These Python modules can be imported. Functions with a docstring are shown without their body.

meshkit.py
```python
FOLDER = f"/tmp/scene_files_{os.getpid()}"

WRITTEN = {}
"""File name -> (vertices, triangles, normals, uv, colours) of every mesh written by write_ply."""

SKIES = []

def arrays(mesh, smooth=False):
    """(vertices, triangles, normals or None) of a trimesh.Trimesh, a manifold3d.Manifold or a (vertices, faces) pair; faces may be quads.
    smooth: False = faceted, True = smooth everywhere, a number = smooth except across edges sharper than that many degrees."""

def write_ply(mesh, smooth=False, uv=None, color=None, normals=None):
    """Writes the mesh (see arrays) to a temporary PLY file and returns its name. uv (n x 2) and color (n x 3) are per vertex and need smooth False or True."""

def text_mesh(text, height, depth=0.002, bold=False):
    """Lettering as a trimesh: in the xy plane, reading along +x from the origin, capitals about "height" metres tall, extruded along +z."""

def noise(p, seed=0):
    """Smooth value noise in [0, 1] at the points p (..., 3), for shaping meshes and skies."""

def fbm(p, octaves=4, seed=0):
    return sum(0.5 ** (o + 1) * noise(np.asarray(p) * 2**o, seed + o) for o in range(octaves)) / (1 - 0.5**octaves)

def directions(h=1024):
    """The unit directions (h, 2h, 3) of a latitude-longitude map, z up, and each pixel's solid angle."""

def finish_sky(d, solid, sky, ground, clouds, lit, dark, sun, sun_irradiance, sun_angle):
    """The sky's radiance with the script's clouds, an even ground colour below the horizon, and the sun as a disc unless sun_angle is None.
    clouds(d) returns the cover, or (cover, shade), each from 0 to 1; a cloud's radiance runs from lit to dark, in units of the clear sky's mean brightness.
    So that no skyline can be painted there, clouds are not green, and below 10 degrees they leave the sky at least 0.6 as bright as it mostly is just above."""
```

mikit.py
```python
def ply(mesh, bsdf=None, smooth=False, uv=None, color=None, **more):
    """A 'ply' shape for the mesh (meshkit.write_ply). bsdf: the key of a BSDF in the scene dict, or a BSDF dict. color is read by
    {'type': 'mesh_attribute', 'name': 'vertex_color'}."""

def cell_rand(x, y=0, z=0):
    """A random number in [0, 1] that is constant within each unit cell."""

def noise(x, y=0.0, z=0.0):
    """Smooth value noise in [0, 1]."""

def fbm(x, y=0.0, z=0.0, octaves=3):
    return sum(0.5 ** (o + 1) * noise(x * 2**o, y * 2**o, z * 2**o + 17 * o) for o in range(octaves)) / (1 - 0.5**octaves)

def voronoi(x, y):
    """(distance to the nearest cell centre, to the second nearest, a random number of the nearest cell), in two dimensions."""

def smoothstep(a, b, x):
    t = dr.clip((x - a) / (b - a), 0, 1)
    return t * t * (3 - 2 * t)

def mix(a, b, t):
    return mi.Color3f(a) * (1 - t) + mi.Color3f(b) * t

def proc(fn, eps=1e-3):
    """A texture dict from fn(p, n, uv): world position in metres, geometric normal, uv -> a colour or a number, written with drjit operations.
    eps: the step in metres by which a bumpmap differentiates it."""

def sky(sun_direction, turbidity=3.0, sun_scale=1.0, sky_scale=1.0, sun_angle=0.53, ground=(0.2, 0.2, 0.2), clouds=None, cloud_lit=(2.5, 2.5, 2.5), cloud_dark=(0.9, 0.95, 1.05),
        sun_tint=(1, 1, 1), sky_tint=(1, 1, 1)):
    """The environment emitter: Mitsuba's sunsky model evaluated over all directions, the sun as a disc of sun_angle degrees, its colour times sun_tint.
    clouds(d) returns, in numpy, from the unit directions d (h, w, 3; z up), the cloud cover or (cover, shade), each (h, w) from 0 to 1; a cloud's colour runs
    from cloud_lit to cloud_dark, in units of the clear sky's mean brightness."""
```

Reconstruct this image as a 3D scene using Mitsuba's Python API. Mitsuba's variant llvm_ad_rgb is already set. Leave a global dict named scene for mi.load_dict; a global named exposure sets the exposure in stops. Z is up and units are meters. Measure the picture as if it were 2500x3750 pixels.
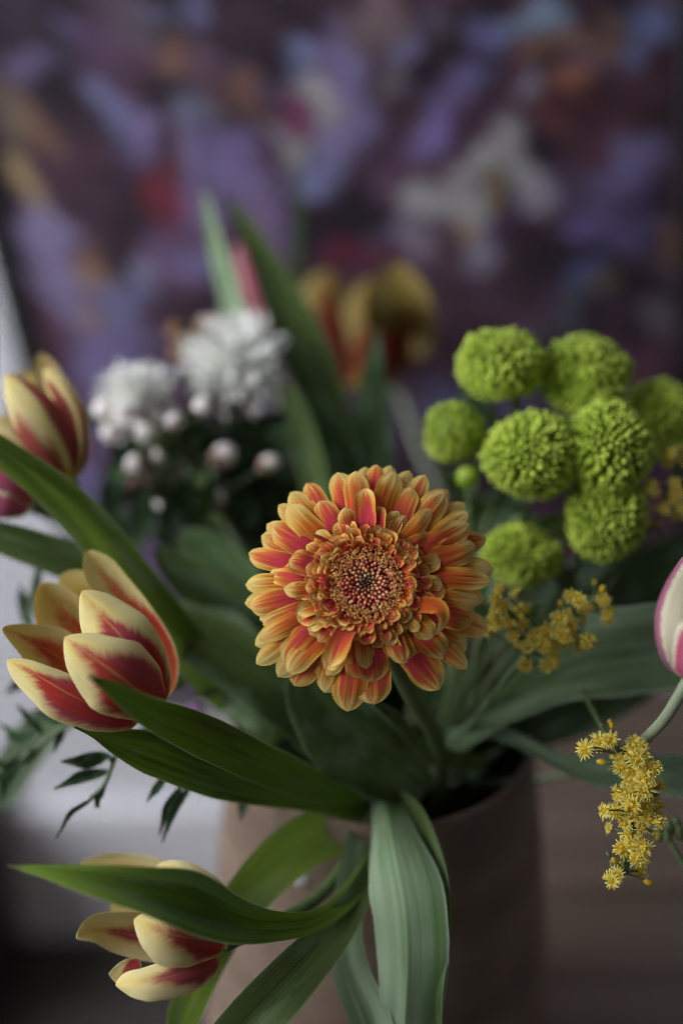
import math, random
import numpy as np, trimesh, drjit as dr, mitsuba as mi, mikit, meshkit
from scipy.interpolate import PchipInterpolator, CubicSpline
T = mi.ScalarTransform4f
rng = np.random.default_rng(7)
scene, labels = {}, {}

# ------------------------------------------------------------------ camera, light, exposure
EYE = np.array([0.0, 0.0, 0.54])
PITCH = math.radians(26.0)
FWD = np.array([0, math.cos(PITCH), -math.sin(PITCH)])
UP = np.array([0, math.sin(PITCH), math.cos(PITCH)])
RIGHT = np.array([1.0, 0, 0])
FOCAL = 4167.0                      # focal length in units of the 2500-wide photograph
FOCUS = 0.392
scene['camera'] = {'type': 'thinlens', 'fov': 2 * math.degrees(math.atan(1250 / FOCAL)), 'fov_axis': 'x',
                   'aperture_radius': 0.0112, 'focus_distance': FOCUS, 'near_clip': 0.01, 'far_clip': 20.0,
                   'to_world': T().look_at(origin=EYE.tolist(), target=(EYE + FWD).tolist(), up=[0, 0, 1])}
exposure = -0.04
# daylight from a tall window on the left, and the dim light that the room gives back
WIN_C, WIN_W, WIN_H = np.array([-1.12, 0.16, 0.84]), 1.0, 1.15
_n = np.array([0.10, 0.42, 0.22]) - WIN_C
scene['window_light'] = {'type': 'rectangle',
    'to_world': T().look_at(origin=WIN_C.tolist(), target=(WIN_C + _n).tolist(), up=[0, 0, 1]) @ T().scale([WIN_W / 2, WIN_H / 2, 1]),
    'emitter': {'type': 'area', 'radiance': {'type': 'rgb', 'value': [6.0, 6.05, 6.4]}}}
labels['window_light'] = {'label': 'bright daylight window to the left of the bouquet', 'category': 'window', 'kind': 'structure'}
scene['room_light'] = {'type': 'constant', 'radiance': {'type': 'rgb', 'value': [0.09, 0.09, 0.102]}}


# ------------------------------------------------------------------ helpers
def P(px, py, d):
    """The point d metres in front of the lens plane, in the direction of (px, py) of the 2500 x 3750 photograph."""
    return EYE + d * (FWD + (px - 1250) / FOCAL * RIGHT + (1875 - py) / FOCAL * UP)


def numbered(name):
    if name not in scene and name not in labels:
        return name
    k = 1
    while f'{name}_{k:03d}' in scene or f'{name}_{k:03d}' in labels:
        k += 1
    return f'{name}_{k:03d}'


def thing(name, label, category, group=None, kind=None):
    key = numbered(name)
    labels[key] = {'label': label, 'category': category}
    if group:
        labels[key]['group'] = group
    if kind:
        labels[key]['kind'] = kind
    return key


def part(parent, name, mesh, bsdf, label=None, kind=None):
    key = numbered(f'{parent}__{name}')
    scene[key] = mesh if isinstance(mesh, dict) else put(mesh, bsdf)
    d = {}
    if label:
        d['label'] = label
    if kind:
        d['kind'] = kind
    if d:
        labels[key] = d
    return key


def put(mesh, bsdf):
    if isinstance(mesh, tuple):
        v, f, uv = mesh
        return mikit.ply((v, f), bsdf, smooth=True, uv=uv)
    return mikit.ply(mesh, bsdf, smooth=40)


def unit(v):
    return v / np.maximum(np.linalg.norm(v, axis=-1, keepdims=True), 1e-12)


def param(pts):
    s = np.concatenate([[0], np.cumsum(np.linalg.norm(np.diff(pts, axis=0), axis=1))])
    return s / s[-1]


def spline(pts, s):
    pts = np.asarray(pts, float)
    t = param(pts)
    if len(pts) == 2:
        return pts[0] + (pts[1] - pts[0]) * np.asarray(s)[:, None]
    return CubicSpline(t, pts, axis=0, bc_type='natural')(s)


SEED = [0]


def blade(pts, wl, wr=None, roll=0.0, cup=0.0, fold=0.0, ripple=0.0, tip=0.0, base=0.0, ns=26, nt=9, facing=None, groove=0.0, kcode=None, notch=0.0, ribs=0.0, nrib=9, uneven=0.0, thick=0.0):
    """A leaf or petal: a strip along the 3-D points. wl, wr: half-widths in metres left and right of the direction of travel as seen from `facing`
    (default: the lens). roll: degrees, one or per point. cup: edges bent toward the viewer (+) or away (-), as a share of the half-width."""
    pts = np.asarray(pts, float)
    wr = wl if wr is None else wr
    s = 0.5 - 0.5 * np.cos(np.linspace(0, np.pi, ns))
    s = 0.55 * s + 0.45 * np.linspace(0, 1, ns)
    t0 = param(pts)
    c = spline(pts, s)
    tan = unit(np.gradient(c, axis=0))

    def along(x):
        x = np.broadcast_to(np.asarray(x, float), (len(pts),)) if np.ndim(x) == 0 else np.asarray(x, float)
        return PchipInterpolator(t0, x)(s)

    L, R, ro = along(wl), along(wr), np.radians(along(roll))
    cu, fo = along(cup), along(fold)
    if tip:
        k = np.clip((s - (1 - tip)) / tip, 0, 1)
        e = np.sqrt(np.maximum(1 - k ** 2, 0))
        L, R = L * e, R * e
    if base:
        k = np.clip((base - s) / base, 0, 1)
        e = np.sqrt(np.maximum(1 - k ** 2, 0))
        L, R = L * e, R * e
    view = unit((EYE if facing is None else 0) - c * (facing is None)) if facing is None else np.broadcast_to(unit(np.asarray(facing, float)), c.shape)
    side = unit(np.cross(tan, view))
    nrm = np.cross(side, tan)
    side, nrm = np.cos(ro)[:, None] * side + np.sin(ro)[:, None] * nrm, -np.sin(ro)[:, None] * side + np.cos(ro)[:, None] * nrm
    t = np.linspace(-1, 1, nt)
    SEED[0] += 1
    k = SEED[0]
    if uneven:
        e0 = np.stack([s * 7, s * 0 + k * 1.7, s * 0], -1)
        L = L * (1 + uneven * (meshkit.fbm(e0, 3, k) - 0.5) * 2)
        R = R * (1 + uneven * (meshkit.fbm(e0 + 40, 3, k) - 0.5) * 2)
    w = np.where(t[None] < 0, L[:, None], R[:, None])
    # cupping keeps the arc length roughly: the edges come in as they bend up
    inw = 1 - 0.33 * np.minimum(np.abs(cu), 1.2)[:, None] ** 2 * t[None] ** 2
    q = w * t[None] * inw
    h = cu[:, None] * w * t[None] ** 2 + fo[:, None] * w * np.abs(t[None])
    if groove:
        h = h - groove * np.cos(3 * np.pi * t[None]) * w * (0.35 + 0.65 * s[:, None])
    if ribs:
        h = h + ribs * np.cos(nrib * np.pi * t[None] + 0.8 * np.sin(5 * s[:, None] + k)) * np.minimum(w, 0.006) * (0.6 + 0.4 * np.sin(9 * s[:, None] + 2 * k))
    if ripple:
        ph = k * 1.7
        h = h + ripple * w * np.abs(t[None]) ** 1.5 * np.sin(s[:, None] * 15 + ph + 1.3 * np.sign(t[None])) \
              + 0.5 * ripple * w * np.sin(s[:, None] * 7 + ph + 2 * t[None])
    v = c[:, None] + q[..., None] * side[:, None] + h[..., None] * nrm[:, None]
    if notch:
        pull = notch * (np.cos(2 * np.pi * np.clip(t, -0.5, 0.5)) * 0.5 + 0.5) * 0.8 + notch * 0.35 * np.abs(np.sin(4 * t + k))
        end = np.clip((s - 0.8) / 0.2, 0, 1) ** 2
        v = v - (end[:, None] * pull[None])[..., None] * tan[:, None]
    uv = np.stack(np.broadcast_arrays((t[None] * 0.49 + 0.5) * 1.0 + (k % 997 if kcode is None else kcode), s[:, None]), -1).reshape(-1, 2)
    v = v.reshape(-1, 3)
    i, j = np.meshgrid(np.arange(ns - 1), np.arange(nt - 1), indexing='ij')
    a = (i * nt + j).ravel()
    f = np.vstack([np.stack([a, a + nt, a + nt + 1], 1), np.stack([a, a + nt + 1, a + 1], 1)])
    if thick:                                            # a closed sheet: a second layer behind, joined at the rim
        n0 = np.repeat(nrm, nt, axis=0)
        m = len(v)
        edge = np.sqrt(np.clip(1 - np.abs(np.tile(t, ns)) ** 4, 0, 1))[:, None]
        v = np.vstack([v + n0 * thick * 0.5 * edge, v - n0 * thick * 0.5 * edge])
        f = np.vstack([f, f[:, ::-1] + m])
        uv = np.vstack([uv, uv])
    return v, f, uv


def pix(rows):
    """rows of (px, py, depth, half-width left, half-width right, both in photograph pixels) -> points and half-widths in metres."""
    r = np.asarray([list(x) + [x[3]] * (5 - len(x)) for x in rows], float)
    return np.array([P(*x[:3]) for x in r]), r[:, 3] * r[:, 2] / FOCAL, r[:, 4] * r[:, 2] / FOCAL


def leaf(rows, **kw):
    p, a, b = pix(rows)
    return blade(p, a, b, **kw)


def tube(pts, r, sides=10, n=24, caps=True):
    pts = np.asarray(pts, float)
    s = np.linspace(0, 1, n)
    c = spline(pts, s)
    rad = PchipInterpolator(param(pts), np.asarray(r, float))(s) if np.ndim(r) else np.full(n, float(r))
    tan = unit(np.gradient(c, axis=0))
    a = unit(np.cross(tan, np.where(np.abs(tan[:, 2:]) < 0.9, [0, 0, 1.0], [1.0, 0, 0])))
    for i in range(1, n):
        x = a[i - 1] - tan[i] * (a[i - 1] @ tan[i])
        a[i] = x / np.linalg.norm(x)
    b = np.cross(tan, a)
    ang = np.arange(sides) * 2 * np.pi / sides
    v = c[:, None] + rad[:, None, None] * (np.cos(ang)[None, :, None] * a[:, None] + np.sin(ang)[None, :, None] * b[:, None])
    uv = np.stack(np.broadcast_arrays(ang[None] / 6.3, s[:, None]), -1).reshape(-1, 2)
    i, j = np.meshgrid(np.arange(n - 1), np.arange(sides), indexing='ij')
    q = np.stack([i * sides + j, i * sides + (j + 1) % sides, (i + 1) * sides + (j + 1) % sides, (i + 1) * sides + j], -1).reshape(-1, 4)
    f = np.vstack([q[:, [0, 1, 2]], q[:, [0, 2, 3]]])
    v = v.reshape(-1, 3)
    if caps:
        m = len(v)
        v = np.vstack([v, c[0], c[-1]])
        uv = np.vstack([uv, [0, 0], [0, 1]])
        k = np.arange(sides)
        f = np.vstack([f, np.stack([np.full(sides, m), (k + 1) % sides, k], 1), np.stack([np.full(sides, m + 1), k + (n - 1) * sides, (k + 1) % sides + (n - 1) * sides], 1)])
    return v, f, uv


def join(ms):
    v, f, uv, at = [], [], [], 0
    for a, b, c in ms:
        v.append(a); f.append(b + at); uv.append(c); at += len(a)
    return np.vstack(v), np.vstack(f), np.vstack(uv)


_ball = {}


def ball(c, r, axis=None, sub=1, squash=1.0, seed=0, rough=0.0):
    """An ellipsoid of radius r, `squash` times as long along `axis`."""
    if sub not in _ball:
        m = trimesh.creation.icosphere(sub)
        _ball[sub] = np.array(m.vertices), np.array(m.faces)
    v, f = _ball[sub]
    v = v.copy()
    up = (v[:, 2:] * 0.5 + 0.5)
    if rough:
        v = v * (1 + rough * (meshkit.fbm(v * 1.8 + seed * 3.1, 2, seed) - 0.5)[:, None])
    if axis is not None:
        a = unit(np.asarray(axis, float))
        x = unit(np.cross(a, [0.3, 0.2, 0.9] if abs(a[2]) < 0.9 else [1.0, 0, 0]))
        v = v[:, :1] * x + v[:, 1:2] * np.cross(a, x) + v[:, 2:] * squash * a
    SEED[0] += 1
    return np.asarray(c) + v * r, f, np.hstack([np.full_like(up, 0.5) + SEED[0] % 997, up])


def lathe(profile, center, n=72):
    p = np.asarray(profile, float)
    ang = np.arange(n) * 2 * np.pi / n
    v = np.stack([p[:, :1] * np.cos(ang), p[:, :1] * np.sin(ang), np.repeat(p[:, 1:], n, 1)], -1).reshape(-1, 3) + np.asarray(center)
    i, j = np.meshgrid(np.arange(len(p) - 1), np.arange(n), indexing='ij')
    q = np.stack([i * n + j, i * n + (j + 1) % n, (i + 1) * n + (j + 1) % n, (i + 1) * n + j], -1).reshape(-1, 4)
    uv = np.zeros((len(v), 2))
    return v, np.vstack([q[:, [0, 1, 2]], q[:, [0, 2, 3]]]), uv


def box(size, center, bevel=0.0):
    m = trimesh.creation.box(size)
    if bevel:
        s = np.asarray(size) / 2
        pts = np.array([[x * (s[0] - bevel * (k != 0)), y * (s[1] - bevel * (k != 1)), z * (s[2] - bevel * (k != 2))]
                        for x in (-1, 1) for y in (-1, 1) for z in (-1, 1) for k in range(3)])
        m = trimesh.convex.convex_hull(pts)
    m.apply_translation(center)
    return m


# ------------------------------------------------------------------ materials
noise, fbm, smoothstep, mix, cell_rand = mikit.noise, mikit.fbm, mikit.smoothstep, mikit.mix, mikit.cell_rand


def lin(r, g, b):
    return tuple(float(((x / 255 + 0.055) / 1.055) ** 2.4 if x > 10 else x / 255 / 12.92) for x in (r, g, b))


def tint(c, k):
    return mi.Color3f(c) * k


def rnd(uv, salt=0.0):
    k = dr.floor(uv.x)
    return cell_rand(k, 3 + salt, 7)


def thin(fn, rough=0.45, trans=0.6, spec=1.4):
    return {'type': 'principledthin', 'base_color': mikit.proc(fn), 'roughness': rough, 'diff_trans': trans, 'eta': spec}


def solid(fn, rough=0.5, spec=0.5, **kw):
    b = {'type': 'principled', 'base_color': mikit.proc(fn), 'roughness': rough, 'specular': spec, **kw}
    return {'type': 'twosided', 'bsdf': b}


def gerbera_fn(p, n, uv):
    k = dr.floor(uv.x)
    u = (uv.x - k - 0.5) * 2.04
    v, r = uv.y, cell_rand(k, 3, 7)
    streak = fbm(u * 7 + k * 3.1, v * 1.6, k * 1.3, 3)
    fine = noise(u * 22 + k * 5, v * 3.2, k)
    inner = dr.select(k > 1500, mi.Float(1), mi.Float(0))
    q = v - 0.19 - 0.16 * inner + 0.26 * dr.square(u) + 0.60 * (streak - 0.5) + 0.22 * (fine - 0.5) + 0.34 * (r - 0.5)
    gold = mix((0.78, 0.44, 0.06), (0.90, 0.70, 0.25), smoothstep(0.55, 1.0, v + 0.3 * (fine - 0.5)))
    red = mix((0.66, 0.065, 0.085), (0.66, 0.12, 0.03), smoothstep(0.2, 0.7, r + 0.5 * (streak - 0.5)))
    orange = mix(red, (0.72, 0.19, 0.03), smoothstep(0.26, 0.66, q))
    c = mix(orange, gold, smoothstep(0.46, 0.86, q))
    edge = smoothstep(0.84, 0.98, dr.abs(u))
    c = mix(c, (0.84, 0.52, 0.10), 0.8 * edge * smoothstep(0.2, 0.5, v))
    vein = 1 - 0.10 * noise(u * 34 + k, v * 2, 5)
    return mi.Color3f(c) * vein * (0.88 + 0.2 * cell_rand(k, 9, 2))


def tulip_pattern(yellow, cream_, red_a, red_b, reach):
    def fn(p, n, uv):
        k = dr.floor(uv.x)
        u = (uv.x - k - 0.5) * 2.04
        v, r = uv.y, cell_rand(k, 3, 7)
        a = dr.abs(u)
        hair = noise(v * 120 - a * 26 + k * 3, u * 5, k) * 0.5 + noise(v * 52 - a * 14 + k, u * 4, k + 2) * 0.5
        low = fbm(v * 6, u * 2.5 + k, 2, 2)
        lim = 1.00 - 2.5 * dr.maximum(v - reach - 0.14 * r, 0) + 1.0 * dr.maximum(v - reach - 0.32, 0) + 0.22 * u * (r - 0.5)
        m = 1 - smoothstep(lim - 0.34, lim + 0.14, a + 0.24 * (hair - 0.5) + 0.22 * (low - 0.5))
        m = m * (1 - 0.75 * smoothstep(0.86, 0.98, a) * smoothstep(0.12, 0.3, v))
        mid = (1 - smoothstep(0.01, 0.06, a)) * smoothstep(0.15, 0.6, v)
        cream = mix(yellow, cream_, smoothstep(0.15, 0.85, a * 0.8 + 0.4 * low))
        cream = mi.Color3f(cream) * (0.92 + 0.11 * noise(u * 44 + v * 12, v * 2 + k, 3))
        red = mi.Color3f(mix(red_a, red_b, smoothstep(0.3, 0.7, fbm(u * 3, v * 2 + k, 9, 2)))) * (0.78 + 0.36 * noise(u * 56, v * 9 + k, 4))
        red = mix(red, (0.66, 0.24, 0.17), 0.55 * (1 - smoothstep(0.35, 0.95, m)))
        c = mix(cream, red, m * (0.97 - 0.26 * mid))
        return mix((0.62, 0.52, 0.10), c, smoothstep(0.0, 0.09, v))
    return fn


def tulip_pink_fn(p, n, uv):
    k = dr.floor(uv.x)
    u = (uv.x - k - 0.5) * 2.04
    v = uv.y
    jag = noise(v * 40 + k, u * 4, k) * 0.5 + fbm(v * 14, u * 3 + k, 2, 3) * 0.5
    lim = 0.78 - 0.35 * dr.maximum(v - 0.5, 0) + 0.2 * (cell_rand(k, 1, 1) - 0.5)
    m = 1 - smoothstep(lim - 0.10, lim + 0.13, dr.abs(u) + 0.22 * (jag - 0.5))
    cream = mix((0.80, 0.74, 0.50), (0.84, 0.78, 0.60), noise(u * 9, v * 3, k))
    pink = mi.Color3f(mix((0.50, 0.10, 0.17), (0.58, 0.16, 0.25), fbm(u * 5 + k, v * 2.5, 1, 2))) * (0.85 + 0.25 * noise(u * 40, v * 6, k))
    c = mix(cream, pink, m)
    return mix((0.60, 0.50, 0.22), c, smoothstep(0.0, 0.10, v))


def tulip_streak_fn(p, n, uv):
    k = dr.floor(uv.x)
    u = (uv.x - k - 0.5) * 2.04
    v = uv.y
    st = noise(u * 2.6 + k * 5 + 0.5 * v, v * 0.5 + k, k) + 0.22 * (noise(u * 22, v * 5 + k, 2) - 0.5) - 0.75 * dr.maximum(v - 0.30, 0)
    m = smoothstep(0.16, 0.36, st)
    yellow = mix((0.76, 0.62, 0.20), (0.82, 0.74, 0.40), noise(u * 6 + k, v * 4, 1))
    red = mix((0.44, 0.06, 0.06), (0.34, 0.045, 0.06), noise(u * 14, v * 5, k))
    return mix(mix(yellow, red, 0.92 * m), (0.66, 0.52, 0.10), 1 - smoothstep(0.03, 0.14, v))


def tulip_mauve_fn(p, n, uv):
    k = dr.floor(uv.x)
    u = (uv.x - k - 0.5) * 2.04
    v = uv.y
    hair = noise(v * 110, u * 5, k) * 0.5 + noise(v * 40, u * 4, k + 2) * 0.5
    m = 1 - smoothstep(-0.62, -0.40, u + 0.16 * (hair - 0.5))
    cream = mi.Color3f(mix((0.78, 0.72, 0.50), (0.84, 0.78, 0.58), noise(u * 9, v * 3, k))) * (0.94 + 0.1 * noise(u * 50, v * 3, 4))
    mauve = mi.Color3f(mix((0.33, 0.11, 0.17), (0.42, 0.17, 0.24), fbm(u * 5, v * 3, 1, 2))) * (0.85 + 0.3 * noise(u * 50, v * 6, k))
    return mix(cream, mauve, m)


def leaf_colour(dark, bright, edge, stripes=30.0, tipc=(0.10, 0.09, 0.05)):
    def fn(p, n, uv):
        k = dr.floor(uv.x)
        u = (uv.x - k - 0.5) * 2.04
        v = uv.y
        s = 0.48 * noise(u * stripes + k * 7, v * 1.8, k) + 0.30 * noise(u * stripes * 2.6, v * 3 + k, 2) + 0.22 * noise(u * 85 + k, v * 6, 3)
        big = fbm(u * 1.3 + k, v * 3.2, 4.0, 3)
        c = mix(dark, bright, smoothstep(0.25, 0.75, 0.45 * s + 0.75 * big - 0.08 + 0.25 * (cell_rand(k, 2, 5) - 0.5)))
        c = mix(c, mix(c, (0.26, 0.37, 0.26), 0.45), 0.5 * smoothstep(0.50, 0.72, fbm(u * 2.2 + k * 3, v * 8, 6.0, 3)))
        c = mix(c, edge, 0.8 * smoothstep(0.91, 0.99, dr.abs(u)))
        c = mix(c, tipc, 0.85 * smoothstep(0.955, 0.99, v + 0.05 * (s - 0.5)))
        return mi.Color3f(c) * (0.86 + 0.28 * s)
    return fn


def flat_colour(a, b, freq=180.0):
    def fn(p, n, uv):
        k = dr.floor(uv.x)
        return mix(a, b, dr.clip(0.6 * fbm(p.x * freq, p.y * freq, p.z * freq, 2) + 0.8 * (cell_rand(k, 3, 1) - 0.5) + 0.15, 0, 1))
    return fn


def ramp_colour(a, b, lo=0.3, hi=0.9, var=0.25):
    def fn(p, n, uv):
        k = dr.floor(uv.x)
        c = mix(a, b, smoothstep(lo, hi, uv.y + 0.5 * (cell_rand(k, 8, 1) - 0.5)))
        return mi.Color3f(c) * (1 - var / 2 + var * cell_rand(k, 5, 2))
    return fn


def wood_fn(p, n, uv):
    g = fbm(p.x * 6, p.y * 160 + 3 * noise(p.x * 9, p.y * 12, 1), p.z * 90, 4)
    ring = dr.sin(p.y * 120 + 5 * fbm(p.x * 5, p.y * 14, 3.0, 2)) * 0.5 + 0.5
    return mix((0.092, 0.063, 0.047), (0.25, 0.185, 0.142), dr.clip(0.65 * g + 0.3 * ring, 0, 1))


def floor_fn(p, n, uv):
    g = fbm(p.x * 4, p.y * 60, 1.0, 4)
    return mix((0.030, 0.025, 0.022), (0.075, 0.062, 0.054), g)


def wall_fn(p, n, uv):
    g = fbm(p.x * 45, p.y * 45, p.z * 45, 4)
    return mix((0.74, 0.75, 0.79), (0.80, 0.81, 0.84), g)


def vase_fn(p, n, uv):
    g = fbm(p.x * 25, p.y * 25, p.z * 60, 4)
    sp = smoothstep(0.66, 0.78, fbm(p.x * 700, p.y * 700, p.z * 700, 2))
    c = mix((0.145, 0.099, 0.069), (0.245, 0.177, 0.130), dr.clip(1.5 * g - 0.25, 0, 1))
    streak = smoothstep(0.55, 0.8, fbm(p.x * 60, p.y * 60, p.z * 7, 3))
    c = mix(c, (0.12, 0.090, 0.072), 0.55 * streak)
    return mix(c, (0.09, 0.07, 0.06), 0.6 * sp)


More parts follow.
